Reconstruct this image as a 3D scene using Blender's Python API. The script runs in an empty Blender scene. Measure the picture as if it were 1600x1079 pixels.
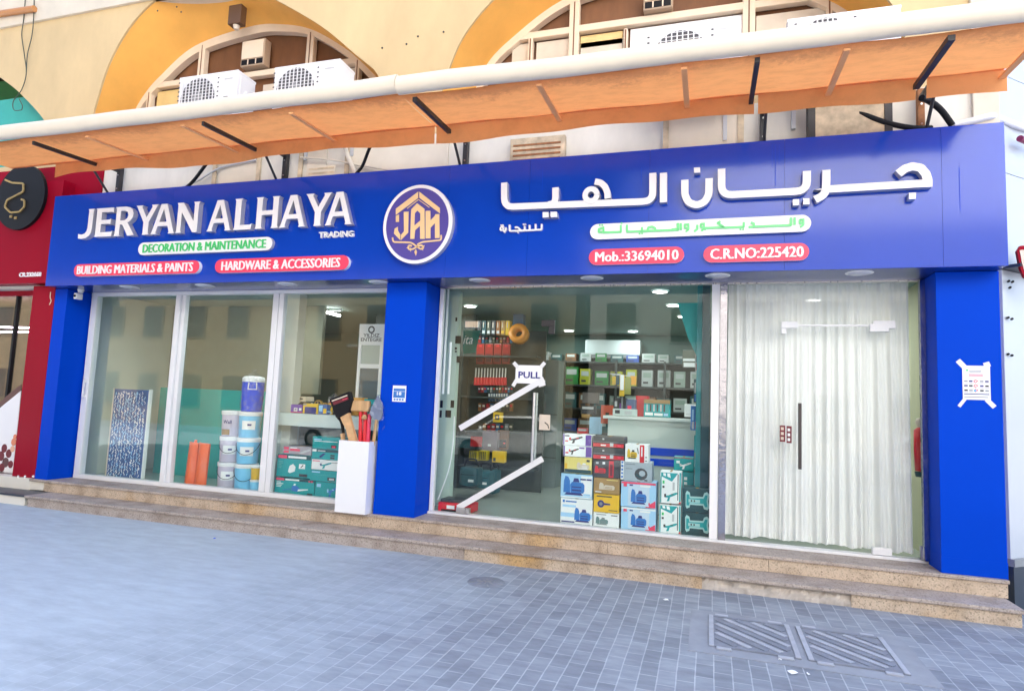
import bpy, bmesh, math, random
import numpy as np
from mathutils import Vector, Matrix
R = math.radians
random.seed(7)
sc = bpy.context.scene
col = sc.collection

# ------------------------------------------------------------------ camera, sky, sun, exposure
FPX, CAM, YAW, PIT, ROL = 983.65, Vector((6.971, -6.7344, 1.3428)), -0.3039, 0.0931, 0.0423
fw = Vector((math.sin(YAW)*math.cos(PIT), math.cos(YAW)*math.cos(PIT), math.sin(PIT)))
rt0 = Vector((math.cos(YAW), -math.sin(YAW), 0)); up0 = rt0.cross(fw)
rt = math.cos(ROL)*rt0 + math.sin(ROL)*up0
up = -math.sin(ROL)*rt0 + math.cos(ROL)*up0
cd = bpy.data.cameras.new('camera'); cam = bpy.data.objects.new('camera', cd); col.objects.link(cam)
cam.matrix_world = Matrix((( rt.x, up.x, -fw.x, CAM.x), (rt.y, up.y, -fw.y, CAM.y), (rt.z, up.z, -fw.z, CAM.z), (0, 0, 0, 1)))
cd.sensor_fit = 'HORIZONTAL'; cd.sensor_width = 36.0; cd.lens = 36.0*FPX/1600.0
cd.clip_start = 0.05; cd.clip_end = 2000
sc.camera = cam

SUN_EL, SUN_AZ = R(47), R(-22)          # the sun stands behind the shop, a little to its left
world = bpy.data.worlds.new('World'); sc.world = world; world.use_nodes = True
wn = world.node_tree.nodes; wl = world.node_tree.links
bg = wn['Background']; sky = wn.new('ShaderNodeTexSky'); sky.sky_type = 'NISHITA'; sky.sun_disc = False
sky.sun_elevation = SUN_EL; sky.sun_rotation = SUN_AZ; sky.air_density = 1.0; sky.dust_density = 2.5; sky.ozone_density = 1.0
wl.new(sky.outputs[0], bg.inputs[0]); bg.inputs[1].default_value = 0.15
sd = bpy.data.lights.new('sun', 'SUN'); sd.energy = 4.0; sd.angle = R(0.6); sd.color = (1.0, 0.95, 0.87)
sun = bpy.data.objects.new('sun', sd); col.objects.link(sun)
sdir = Vector((math.sin(SUN_AZ)*math.cos(SUN_EL), math.cos(SUN_AZ)*math.cos(SUN_EL), math.sin(SUN_EL)))
sun.rotation_euler = sdir.to_track_quat('Z', 'Y').to_euler(); sun.location = (0, 30, 40)
vs = sc.view_settings; vs.view_transform = 'Standard'; vs.look = 'None'; vs.exposure = 2.3; vs.gamma = 1.0
sc.render.engine = 'CYCLES'
cy = sc.cycles; cy.use_denoising = True; cy.max_bounces = 8; cy.diffuse_bounces = 4; cy.glossy_bounces = 4
cy.transparent_max_bounces = 20; cy.transmission_bounces = 6; cy.caustics_reflective = False; cy.caustics_refractive = False
cy.sample_clamp_indirect = 6.0

# ------------------------------------------------------------------ helpers
def spot(u, v, y):                       # a photo pixel (1600 wide) turned into the point of the plane y
    d = fw + rt*((u-800)/FPX) - up*((v-539.5)/FPX)
    return CAM + d*((y-CAM.y)/d.y)
def sx(u, v, y): return spot(u, v, y).x
def sz(u, v, y): return spot(u, v, y).z

def mat(name, c, rough=.5, metal=0., spec=.5, coat=0., coat_rough=.05, var=0., vscale=4., bump=0., bscale=60., c2=None, detail=6., stretch=None, emit=0.):
    m = bpy.data.materials.new(name); m.use_nodes = True
    nt = m.node_tree; b = nt.nodes['Principled BSDF']
    b.inputs['Base Color'].default_value = (*c, 1); b.inputs['Roughness'].default_value = rough
    b.inputs['Metallic'].default_value = metal; b.inputs['Specular IOR Level'].default_value = spec
    if coat: b.inputs['Coat Weight'].default_value = coat; b.inputs['Coat Roughness'].default_value = coat_rough
    if emit: b.inputs['Emission Color'].default_value = (*c, 1); b.inputs['Emission Strength'].default_value = emit
    if var or bump:
        tc = nt.nodes.new('ShaderNodeTexCoord'); mp = nt.nodes.new('ShaderNodeMapping')
        if stretch: mp.inputs['Scale'].default_value = stretch
        nt.links.new(tc.outputs['Object'], mp.inputs[0])
    if var:
        n = nt.nodes.new('ShaderNodeTexNoise'); n.inputs['Scale'].default_value = vscale; n.inputs['Detail'].default_value = detail
        n.inputs['Roughness'].default_value = .62
        nt.links.new(mp.outputs[0], n.inputs['Vector'])
        rp = nt.nodes.new('ShaderNodeValToRGB'); rp.color_ramp.elements[0].position = .3; rp.color_ramp.elements[1].position = .7
        a = [max(0, x*(1-var)) for x in c] if c2 is None else c2
        rp.color_ramp.elements[0].color = (*a, 1); rp.color_ramp.elements[1].color = (*[min(1, x*(1+var*.5)) for x in c], 1)
        nt.links.new(n.outputs['Fac'], rp.inputs[0]); nt.links.new(rp.outputs[0], b.inputs['Base Color'])
        mr = nt.nodes.new('ShaderNodeMapRange'); mr.inputs['To Min'].default_value = max(.03, rough-.08); mr.inputs['To Max'].default_value = min(1, rough+.1)
        nt.links.new(n.outputs['Fac'], mr.inputs[0]); nt.links.new(mr.outputs[0], b.inputs['Roughness'])
    if bump:
        n2 = nt.nodes.new('ShaderNodeTexNoise'); n2.inputs['Scale'].default_value = bscale; n2.inputs['Detail'].default_value = 5
        nt.links.new(mp.outputs[0], n2.inputs['Vector'])
        bp = nt.nodes.new('ShaderNodeBump'); bp.inputs['Strength'].default_value = bump; bp.inputs['Distance'].default_value = .01
        nt.links.new(n2.outputs['Fac'], bp.inputs['Height']); nt.links.new(bp.outputs[0], b.inputs['Normal'])
    return m

def glass_mat(name, tint, base=.05):
    m = bpy.data.materials.new(name); m.use_nodes = True; nt = m.node_tree; nt.nodes.clear()
    o = nt.nodes.new('ShaderNodeOutputMaterial'); mx = nt.nodes.new('ShaderNodeMixShader')
    t = nt.nodes.new('ShaderNodeBsdfTransparent'); t.inputs[0].default_value = (*tint, 1)
    g = nt.nodes.new('ShaderNodeBsdfGlossy'); g.inputs['Roughness'].default_value = 0.0; g.inputs[0].default_value = (.97, 1, .98, 1)
    lw = nt.nodes.new('ShaderNodeLayerWeight'); lw.inputs[0].default_value = .5
    pw = nt.nodes.new('ShaderNodeMath'); pw.operation = 'POWER'; pw.inputs[1].default_value = 4.0
    ml = nt.nodes.new('ShaderNodeMath'); ml.operation = 'MULTIPLY_ADD'; ml.inputs[1].default_value = .9; ml.inputs[2].default_value = base
    nt.links.new(lw.outputs['Facing'], pw.inputs[0]); nt.links.new(pw.outputs[0], ml.inputs[0]); ml.use_clamp = True
    nt.links.new(ml.outputs[0], mx.inputs[0]); nt.links.new(t.outputs[0], mx.inputs[1]); nt.links.new(g.outputs[0], mx.inputs[2])
    nt.links.new(mx.outputs[0], o.inputs[0])
    return m

def cloth_mat(name, c, transl=.4, clear=0., rough=.8, grime=0., gscale=6., edge=None):
    m = bpy.data.materials.new(name); m.use_nodes = True; nt = m.node_tree; nt.nodes.clear()
    o = nt.nodes.new('ShaderNodeOutputMaterial')
    d = nt.nodes.new('ShaderNodeBsdfDiffuse'); d.inputs[0].default_value = (*c, 1)
    t = nt.nodes.new('ShaderNodeBsdfTranslucent'); t.inputs[0].default_value = (*c, 1)
    mx = nt.nodes.new('ShaderNodeMixShader'); mx.inputs[0].default_value = transl
    nt.links.new(d.outputs[0], mx.inputs[1]); nt.links.new(t.outputs[0], mx.inputs[2])
    out = mx
    if grime:
        tc = nt.nodes.new('ShaderNodeTexCoord'); n = nt.nodes.new('ShaderNodeTexNoise'); n.inputs['Scale'].default_value = gscale; n.inputs['Detail'].default_value = 9
        n.inputs['Roughness'].default_value = .7
        mp = nt.nodes.new('ShaderNodeMapping'); mp.inputs['Scale'].default_value = (1, 2.5, 1)
        nt.links.new(tc.outputs['Object'], mp.inputs[0]); nt.links.new(mp.outputs[0], n.inputs['Vector'])
        rp = nt.nodes.new('ShaderNodeValToRGB'); rp.color_ramp.elements[0].position = .36; rp.color_ramp.elements[1].position = .56
        rp.color_ramp.elements[0].color = (*[x*(1-grime) for x in c], 1); rp.color_ramp.elements[1].color = (*c, 1)
        nt.links.new(n.outputs['Fac'], rp.inputs[0]); last = rp
        if edge:                                             # rain-washed mildew that has settled along the front hem
            sp = nt.nodes.new('ShaderNodeSeparateXYZ'); nt.links.new(tc.outputs['Object'], sp.inputs[0])
            g1 = nt.nodes.new('ShaderNodeMapRange'); g1.inputs['From Min'].default_value = edge[0]; g1.inputs['From Max'].default_value = edge[1]; g1.inputs['To Min'].default_value = .30; g1.inputs['To Max'].default_value = -.12; nt.links.new(sp.outputs['Y'], g1.inputs[0])
            n2 = nt.nodes.new('ShaderNodeTexNoise'); n2.inputs['Scale'].default_value = 16; n2.inputs['Detail'].default_value = 8; n2.inputs['Roughness'].default_value = .75; nt.links.new(tc.outputs['Object'], n2.inputs['Vector'])
            n3 = nt.nodes.new('ShaderNodeTexNoise'); n3.inputs['Scale'].default_value = 1.1; nt.links.new(tc.outputs['Object'], n3.inputs['Vector'])
            a1 = nt.nodes.new('ShaderNodeMath'); a1.operation = 'MULTIPLY'; nt.links.new(n2.outputs['Fac'], a1.inputs[0]); nt.links.new(n3.outputs['Fac'], a1.inputs[1])
            a2 = nt.nodes.new('ShaderNodeMath'); a2.operation = 'ADD'; nt.links.new(a1.outputs[0], a2.inputs[0]); nt.links.new(g1.outputs[0], a2.inputs[1])
            r2 = nt.nodes.new('ShaderNodeMapRange'); r2.inputs['From Min'].default_value = .36; r2.inputs['From Max'].default_value = .52; r2.inputs['To Max'].default_value = .42; nt.links.new(a2.outputs[0], r2.inputs[0])
            m3 = nt.nodes.new('ShaderNodeMixRGB'); m3.inputs['Color2'].default_value = (c[0]*.42, c[1]*.36, c[2]*.5, 1); nt.links.new(r2.outputs[0], m3.inputs['Fac']); nt.links.new(rp.outputs[0], m3.inputs['Color1']); last = m3
        nt.links.new(last.outputs[0], d.inputs[0]); nt.links.new(last.outputs[0], t.inputs[0])
    if clear:
        tr = nt.nodes.new('ShaderNodeBsdfTransparent'); m2 = nt.nodes.new('ShaderNodeMixShader'); m2.inputs[0].default_value = clear
        nt.links.new(mx.outputs[0], m2.inputs[1]); nt.links.new(tr.outputs[0], m2.inputs[2]); out = m2
    nt.links.new(out.outputs[0], o.inputs[0])
    return m

def plastic_film(name):
    m = bpy.data.materials.new(name); m.use_nodes = True; nt = m.node_tree; nt.nodes.clear()
    o = nt.nodes.new('ShaderNodeOutputMaterial'); t = nt.nodes.new('ShaderNodeBsdfTransparent'); t.inputs[0].default_value = (.93, .95, .97, 1)
    g = nt.nodes.new('ShaderNodeBsdfPrincipled'); g.inputs['Base Color'].default_value = (.75, .78, .82, 1); g.inputs['Roughness'].default_value = .15
    tc = nt.nodes.new('ShaderNodeTexCoord'); n = nt.nodes.new('ShaderNodeTexNoise'); n.inputs['Scale'].default_value = 14; n.inputs['Detail'].default_value = 4
    rp = nt.nodes.new('ShaderNodeValToRGB'); rp.color_ramp.elements[0].position = .48; rp.color_ramp.elements[1].position = .62
    rp.color_ramp.elements[0].color = (.0, .0, .0, 1); rp.color_ramp.elements[1].color = (.18, .18, .18, 1)
    nt.links.new(tc.outputs['Object'], n.inputs['Vector']); nt.links.new(n.outputs['Fac'], rp.inputs[0])
    mx = nt.nodes.new('ShaderNodeMixShader'); nt.links.new(rp.outputs[0], mx.inputs[0]); nt.links.new(t.outputs[0], mx.inputs[1]); nt.links.new(g.outputs[0], mx.inputs[2])
    nt.links.new(mx.outputs[0], o.inputs[0]); return m

_text_cache = {}
def curve_mesh(cu):
    ob = bpy.data.objects.new('tmp', cu); col.objects.link(ob)
    dg = bpy.context.evaluated_depsgraph_get()
    me = bpy.data.meshes.new_from_object(ob.evaluated_get(dg))
    v = [tuple(p.co) for p in me.vertices]; f = [tuple(p.vertices) for p in me.polygons]
    bpy.data.objects.remove(ob); bpy.data.curves.remove(cu); bpy.data.meshes.remove(me)
    return v, f
def text_geo(s, bold=0.0, res=3):
    k = (s, bold, res)
    if k not in _text_cache:
        cu = bpy.data.curves.new('tmp', 'FONT'); cu.body = s; cu.extrude = .5; cu.offset = bold; cu.resolution_u = res; cu.size = 1
        _text_cache[k] = curve_mesh(cu)
    return _text_cache[k]
def outline_geo(splines, bevel=0.):
    cu = bpy.data.curves.new('tmp', 'CURVE'); cu.dimensions = '2D'; cu.fill_mode = 'BOTH'; cu.extrude = .5
    for pts in splines:
        sp = cu.splines.new('POLY'); sp.points.add(len(pts)-1)
        for p, q in zip(sp.points, pts): p.co = (q[0], q[1], 0, 1)
        sp.use_cyclic_u = True
    return curve_mesh(cu)

class MB:
    """collects shapes; build() links them as ONE mesh object"""
    def __init__(self): self.v = []; self.f = []; self.fm = []; self.mats = []; self.sm = []
    def mi(self, m):
        if m not in self.mats: self.mats.append(m)
        return self.mats.index(m)
    def add(self, vs_, fs, m, smooth=False):
        o = len(self.v); self.v += [tuple(p) for p in vs_]; k = self.mi(m)
        for f in fs: self.f.append(tuple(i+o for i in f)); self.fm.append(k); self.sm.append(smooth)
        return self
    def box(self, x0, x1, y0, y1, z0, z1, m, bev=0., M=None):
        x0, x1 = min(x0, x1), max(x0, x1); y0, y1 = min(y0, y1), max(y0, y1); z0, z1 = min(z0, z1), max(z0, z1)
        if bev:
            b = min(bev, (x1-x0)*.45, (y1-y0)*.45, (z1-z0)*.45)
            bm = bmesh.new(); bmesh.ops.create_cube(bm, size=1)
            for p in bm.verts: p.co = ((x0+x1)/2+p.co.x*(x1-x0), (y0+y1)/2+p.co.y*(y1-y0), (z0+z1)/2+p.co.z*(z1-z0))
            bmesh.ops.bevel(bm, geom=bm.edges[:], offset=b, segments=2, profile=.6, affect='EDGES')
            bm.verts.index_update()
            V = [p.co.copy() for p in bm.verts]; F = [[q.index for q in f.verts] for f in bm.faces]; bm.free()
        else:
            V = [Vector(p) for p in ((x0,y0,z0),(x1,y0,z0),(x1,y1,z0),(x0,y1,z0),(x0,y0,z1),(x1,y0,z1),(x1,y1,z1),(x0,y1,z1))]
            F = [(0,3,2,1),(4,5,6,7),(0,1,5,4),(1,2,6,5),(2,3,7,6),(3,0,4,7)]
        if M is not None: V = [M @ p for p in V]
        return self.add(V, F, m)
    def cyl(self, p0, p1, r0, r1, m, seg=16, caps=True):
        p0, p1 = Vector(p0), Vector(p1); d = (p1-p0).normalized()
        a = d.orthogonal().normalized(); b = d.cross(a)
        V = []; F = []
        for p, r in ((p0, r0), (p1, r1)):
            for i in range(seg):
                t = 2*math.pi*i/seg; V.append(p+a*r*math.cos(t)+b*r*math.sin(t))
        self.add(V, [(i, (i+1) % seg, seg+(i+1) % seg, seg+i) for i in range(seg)], m, True)
        if caps: self.add(V, [tuple(range(seg))[::-1], tuple(range(seg, 2*seg))], m)
        return self
    def lathe(self, cx, cy_, prof, m, seg=28, a0=0, a1=2*math.pi):   # prof: (r, z)
        full = abs(a1-a0-2*math.pi) < 1e-6; n = seg if full else seg+1
        V = []; F = []
        for r, z in prof:
            for i in range(n):
                t = a0+(a1-a0)*i/seg; V.append((cx+r*math.cos(t), cy_+r*math.sin(t), z))
        for j in range(len(prof)-1):
            for i in range(seg):
                i2 = (i+1) % n; F.append((j*n+i, j*n+i2, (j+1)*n+i2, (j+1)*n+i))
        return self.add(V, F, m, True)
    def tube(self, pts, r, m, seg=8, smooth_path=True):
        P = [Vector(p) for p in pts]
        if smooth_path and len(P) > 2:
            Q = []
            for i in range(len(P)-1):
                a, b, c, d = P[max(i-1, 0)], P[i], P[i+1], P[min(i+2, len(P)-1)]
                for k in range(6):
                    t = k/6; Q.append(.5*((2*b)+(c-a)*t+(2*a-5*b+4*c-d)*t*t+(3*b-a-3*c+d)*t**3))
            Q.append(P[-1]); P = Q
        V = []; F = []; n = None
        for i, p in enumerate(P):
            t = (P[min(i+1, len(P)-1)]-P[max(i-1, 0)]).normalized()
            if n is None: n = t.orthogonal().normalized()
            n = (n-t*n.dot(t)).normalized(); b = t.cross(n)
            for k in range(seg):
                q = 2*math.pi*k/seg; V.append(p+n*r*math.cos(q)+b*r*math.sin(q))
        for i in range(len(P)-1):
            for k in range(seg):
                k2 = (k+1) % seg; F.append((i*seg+k, i*seg+k2, (i+1)*seg+k2, (i+1)*seg+k))
        self.add(V, F, m, True); e = (len(P)-1)*seg
        return self.add(V, [tuple(range(seg))[::-1], tuple(range(e, e+seg))], m)
    def prism(self, pts, y0, y1, m, mside=None):         # outline in x,z ; front face at y1 (towards -y)
        n = len(pts); V = [(p[0], y1, p[1]) for p in pts]+[(p[0], y0, p[1]) for p in pts]
        self.add(V, [tuple(range(n)), tuple(range(2*n-1, n-1, -1))], m)
        return self.add(V, [(i, n+i, n+(i+1) % n, (i+1) % n) for i in range(n)], mside or m)
    def stroke(self, pts, w, y0, y1, m, mside=None):      # ribbon along a path in x,z
        P = [Vector((p[0], p[1])) for p in pts]; n = len(P); L = []; Rr = []
        for i in range(n):
            d0 = (P[i]-P[i-1]).normalized() if i > 0 else (P[1]-P[0]).normalized()
            d1 = (P[i+1]-P[i]).normalized() if i < n-1 else d0
            nn = Vector((-(d0+d1).y, (d0+d1).x)).normalized(); c = max(.35, nn.dot(Vector((-d1.y, d1.x))))
            ww = w[i] if isinstance(w, (list, tuple)) else w
            L.append(P[i]+nn*ww/2/c); Rr.append(P[i]-nn*ww/2/c)
        V = []
        for y in (y1, y0):
            for q in L+Rr: V.append((q.x, y, q.y))
        o = 2*n
        self.add(V, [(i, n+i, n+i+1, i+1) for i in range(n-1)]+[(o+i, o+i+1, o+n+i+1, o+n+i) for i in range(n-1)], m)
        s = [(i, i+1, o+i+1, o+i) for i in range(n-1)]+[(n+i, o+n+i, o+n+i+1, n+i+1) for i in range(n-1)]+[(0, o, o+n, n), (n-1, 2*n-1, o+2*n-1, o+n-1)]
        return self.add(V, s, mside or m)
    def flat(self, geo, x0, x1, z0, z1, y0, y1, m, mside=None, shear=0.):       # fit a font/outline geometry into a rectangle facing -y
        V, F = geo; a = np.array(V); mn = a.min(0); mxx = a.max(0)
        out = []
        for p in a:
            q = (p-mn)/np.maximum(mxx-mn, 1e-9)
            out.append((x0+q[0]*(x1-x0), y0+(y1-y0)*q[2], z0+q[1]*(z1-z0)+shear*q[0]))
        ff = [f for f in F]
        if mside is None: return self.add(out, ff, m)
        fr = []; si = []
        for f in ff:
            zz = [a[i][2] for i in f]; (fr if max(zz)-min(zz) < 1e-6 else si).append(f)
        self.add(out, fr, m); return self.add(out, si, mside)
    def text(self, s, x0, x1, z0, z1, y, m, depth=.004, bold=0., res=2): return self.flat(text_geo(s, bold, res), x0, x1, z0, z1, y, y-depth, m)
    def pill(self, x0, x1, z0, z1, y0, y1, m, mside=None):
        r = (z1-z0)/2; zc = (z0+z1)/2; pts = []
        for i in range(13): t = -math.pi/2+math.pi*i/12; pts.append((x1-r+r*math.cos(t), zc+r*math.sin(t)))
        for i in range(13): t = math.pi/2+math.pi*i/12; pts.append((x0+r+r*math.cos(t), zc+r*math.sin(t)))
        return self.prism(pts, y0, y1, m, mside)
    def disc(self, cx, cz, rx, rz, y0, y1, m, mside=None, seg=40):
        return self.prism([(cx+rx*math.cos(2*math.pi*i/seg), cz+rz*math.sin(2*math.pi*i/seg)) for i in range(seg)], y0, y1, m, mside)
    def xform(self, M): self.v = [tuple(M @ Vector(p)) for p in self.v]; return self
    def build(self, name, parent=None):
        me = bpy.data.meshes.new(name); root = parent
        off = Vector((0, 0, 0))
        if parent is not None:
            while root.parent is not None: root = root.parent
            off = Vector(root.location) if root.type == 'EMPTY' else Vector(root.get('_o', (0, 0, 0)))
        me.from_pydata([tuple(Vector(p)-off) for p in self.v], [], self.f)
        for m in self.mats: me.materials.append(m)
        for p, k, s in zip(me.polygons, self.fm, self.sm): p.material_index = k; p.use_smooth = s
        bm = bmesh.new(); bm.from_mesh(me); bmesh.ops.recalc_face_normals(bm, faces=bm.faces[:]); bm.to_mesh(me); bm.free()
        me.update()
        o = bpy.data.objects.new(name, me); col.objects.link(o)
        if parent is not None: o.parent = parent
        return o

def tag(o, label=None, cat=None, group=None, kind=None):
    if label: o['label'] = label
    if cat: o['category'] = cat
    if group: o['group'] = group
    if kind: o['kind'] = kind
    return o
def thing(name, label, cat, loc=(0, 0, 0), group=None):
    o = bpy.data.objects.new(name, None); o.empty_display_size = .1; col.objects.link(o); o.location = loc
    return tag(o, label, cat, group)
def solo(mb, name, label, cat, group=None): return tag(mb.build(name), label, cat, group)
def struct(mb, name, label=None): return tag(mb.build(name), label, None, None, 'structure')
def dup(root, loc, label, group=None):
    r = root.copy(); col.objects.link(r); r.location = loc; r['label'] = label
    if group: r['group'] = group
    for ch in list(root.children):
        c = ch.copy(); col.objects.link(c); c.parent = r
        for g in list(ch.children):
            d = g.copy(); col.objects.link(d); d.parent = c
    return r

# ------------------------------------------------------------------ materials
BLUE = mat('blue_composite_panel', (.0005, .050, .46), .45, spec=.05, coat=.8, coat_rough=.13, var=.09, vscale=.6)
BLUE.node_tree.nodes['Principled BSDF'].inputs['Coat IOR'].default_value = 1.6
BLUE2 = mat('blue_pillar_cladding', (.0004, .055, .55), .5, spec=.03, coat=.04, coat_rough=.2, var=.05, vscale=.8)
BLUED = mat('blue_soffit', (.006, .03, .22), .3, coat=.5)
WHITE = mat('white_acrylic', (.86, .86, .87), .35)
WSIDE = mat('letter_return', (.55, .56, .60), .35, metal=.3)
GREEN = mat('sign_green', (.05, .55, .16), .4)
GREENL = mat('sign_light_green', (.18, .75, .28), .4)
PINK = mat('sign_red_pink', (.85, .06, .13), .35)
PURPLE = mat('emblem_purple', (.085, .065, .32), .35)
GOLD = mat('emblem_gold', (.82, .58, .30), .4)
NAVY = mat('navy_ink', (.03, .03, .2), .6)
BLACK = mat('black', (.010, .010, .012), .5, spec=.2)
DARK = mat('dark_steel', (.03, .028, .03), .5, var=.4, vscale=9)
PEACH = mat('peach_render', (.70, .52, .28), .85, var=.14, vscale=1.3, bump=.15, bscale=70, stretch=(1, 1, .5))
REVEAL = mat('ochre_render', (.90, .46, .10), .85, var=.12, vscale=1.6, bump=.12, bscale=50)
CREAM = mat('cream_wall', (.74, .66, .53), .8, var=.10, vscale=2.2, bump=.1, bscale=40)
CREAMD = mat('dirty_cream', (.62, .50, .34), .8, var=.45, vscale=6, bump=.2, bscale=30)
WHITEW = mat('white_wall', (.76, .72, .63), .8, var=.14, vscale=2.5, stretch=(1, 1, .4))
FRAMEC = mat('cream_frame', (.82, .68, .52), .5, var=.06, vscale=5)
BROWN = mat('brown_panel', (.20, .085, .035), .55, var=.25, vscale=5, stretch=(1, 1, .3))
YELLOWP = mat('yellow_pane', (.80, .58, .25), .5, var=.15, vscale=4)
PALEP = mat('pale_pane', (.72, .62, .50), .4, var=.1, vscale=4)
ALU = mat('white_aluminium', (.80, .81, .82), .35)
STEEL = mat('brushed_steel', (.62, .61, .60), .28, metal=1., var=.12, vscale=30, stretch=(1, 1, .05))
CHROME = mat('chrome_strip', (.5, .5, .56), .12, metal=1., bump=.5, bscale=14)
ACW = mat('ac_white', (.85, .85, .86), .4)
ACG = mat('ac_grille_dark', (.09, .09, .10), .6)
GREYL = mat('light_grey', (.55, .56, .57), .5)
GREY = mat('mid_grey', (.25, .26, .27), .5)
RED = mat('red_panel', (.31, .004, .02), .45, spec=.05, coat=.05, coat_rough=.15, var=.06, vscale=1)
REDP = mat('red_plastic', (.70, .02, .03), .3)
MAROON = mat('maroon', (.16, .01, .02), .5)
WOOD = mat('pale_wood', (.62, .38, .18), .55, var=.25, vscale=14, stretch=(1, 1, .1))
TEAL = mat('teal', (.003, .36, .38), .4, var=.08, vscale=3)
TEALD = mat('dark_teal', (.008, .06, .075), .4, var=.15, vscale=5)
TEALB = mat('teal_board', (.003, .36, .33), .45, var=.06, vscale=1.5)
YEL = mat('yellow', (.80, .50, .03), .4)
ORANGE = mat('orange_plastic', (.85, .13, .015), .4)
BUCKB = mat('bucket_blue', (.22, .62, .92), .35)
BUCKL = mat('bucket_lilac', (.62, .56, .68), .35)
LBLUE = mat('carton_light_blue', (.40, .66, .90), .5)
MBLUE = mat('print_blue', (.03, .18, .55), .5)
CBLUE = mat('cooler_blue', (.003, .07, .72), .35, spec=.2)
PWHITE = mat('paper_white', (.90, .90, .90), .7)
KRAFT = mat('kraft', (.42, .25, .09), .7, var=.1, vscale=10)
LINEN = mat('pale_grey_green_wall', (.52, .56, .50), .7, var=.05, vscale=1)
INNERW = mat('shop_inner_wall', (.13, .24, .22), .7)
COUNTER = mat('counter_pale', (.60, .68, .66), .4)
SHELF = mat('shelf_metal', (.05, .065, .065), .5)
OLIVE = mat('olive_dark', (.06, .07, .05), .6)
SKIRT = mat('dark_skirting', (.03, .04, .06), .4)
NEIGH = mat('pale_blue_grey_cladding', (.48, .51, .56), .4, coat=.2, var=.04, vscale=1)
PIPEW = mat('white_pipe', (.74, .75, .78), .4)
RUST = mat('rusty_steel', (.35, .14, .05), .7, var=.4, vscale=12)
GLASS = glass_mat('shop_glass', (.965, .992, .98), .032)
GLASSC = glass_mat('door_glass', (.955, .99, .98), .02)
GLASSE = glass_mat('clear_door_glass', (.985, .995, .99), .02)
GLASSD = glass_mat('far_window_glass', (.10, .13, .14), .1)
FILM = plastic_film('clear_plastic_film')
CURT = cloth_mat('sheer_curtain', (.97, .97, .96), .25, .03)
CANVAS = cloth_mat('awning_canvas', (.95, .40, .14), .66, 0., grime=.10, gscale=5, edge=(-.90, -.40))
VALC = cloth_mat('awning_valance', (.92, .42, .17), .5, 0., grime=.10, gscale=4)
RIBM = mat('rib_cloth_sleeve', (.90, .42, .17), .8)
AWNW = mat('awning_white_roll', (.80, .70, .55), .6, var=.05, vscale=4)
LAMP = mat('lamp_glow', (1, .98, .94), .5, emit=6.)
LENS = mat('unlit_lens', (.62, .63, .72), .3)

def granite(name, c, stain):
    m = bpy.data.materials.new(name); m.use_nodes = True; nt = m.node_tree; b = nt.nodes['Principled BSDF']; b.inputs['Roughness'].default_value = .6
    tc = nt.nodes.new('ShaderNodeTexCoord')
    v = nt.nodes.new('ShaderNodeTexVoronoi'); v.inputs['Scale'].default_value = 90; nt.links.new(tc.outputs['Object'], v.inputs['Vector'])
    r = nt.nodes.new('ShaderNodeValToRGB'); e = r.color_ramp.elements
    e[0].position = .0; e[0].color = (*[x*.45 for x in c], 1); e[1].position = .8; e[1].color = (*[min(1, x*1.15) for x in c], 1)
    k = e.new(.35); k.color = (*c, 1)
    nt.links.new(v.outputs['Color'], r.inputs[0])
    n = nt.nodes.new('ShaderNodeTexNoise'); n.inputs['Scale'].default_value = 1.1; n.inputs['Detail'].default_value = 7; nt.links.new(tc.outputs['Object'], n.inputs['Vector'])
    r2 = nt.nodes.new('ShaderNodeValToRGB'); r2.color_ramp.elements[0].position = .55; r2.color_ramp.elements[1].position = .72
    nt.links.new(n.outputs['Fac'], r2.inputs[0])
    mx = nt.nodes.new('ShaderNodeMixRGB'); mx.blend_type = 'MULTIPLY'; mx.inputs['Color2'].default_value = (*stain, 1)
    nt.links.new(r2.outputs[0], mx.inputs['Fac']); nt.links.new(r.outputs[0], mx.inputs['Color1'])
    n3 = nt.nodes.new('ShaderNodeTexNoise'); n3.inputs['Scale'].default_value = 5; n3.inputs['Detail'].default_value = 8; nt.links.new(tc.outputs['Object'], n3.inputs['Vector'])
    r3 = nt.nodes.new('ShaderNodeValToRGB'); r3.color_ramp.elements[0].position = .3; r3.color_ramp.elements[0].color = (.62, .58, .54, 1); r3.color_ramp.elements[1].position = .55; r3.color_ramp.elements[1].color = (1, 1, 1, 1)
    nt.links.new(n3.outputs['Fac'], r3.inputs[0])
    m3 = nt.nodes.new('ShaderNodeMixRGB'); m3.blend_type = 'MULTIPLY'; m3.inputs['Fac'].default_value = .8
    nt.links.new(mx.outputs[0], m3.inputs['Color1']); nt.links.new(r3.outputs[0], m3.inputs['Color2'])
    nt.links.new(m3.outputs[0], b.inputs['Base Color'])
    bp = nt.nodes.new('ShaderNodeBump'); bp.inputs['Strength'].default_value = .3; bp.inputs['Distance'].default_value = .004
    nt.links.new(v.outputs['Distance'], bp.inputs['Height']); nt.links.new(bp.outputs[0], b.inputs['Normal'])
    return m
GRAN = granite('granite_riser', (.54, .43, .32), (.95, .76, .45))
TREAD = granite('granite_tread', (.42, .355, .31), (.8, .75, .7))
CONC = mat('broken_concrete', (.55, .49, .43), .9, var=.3, vscale=7, bump=.9, bscale=18)

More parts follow.
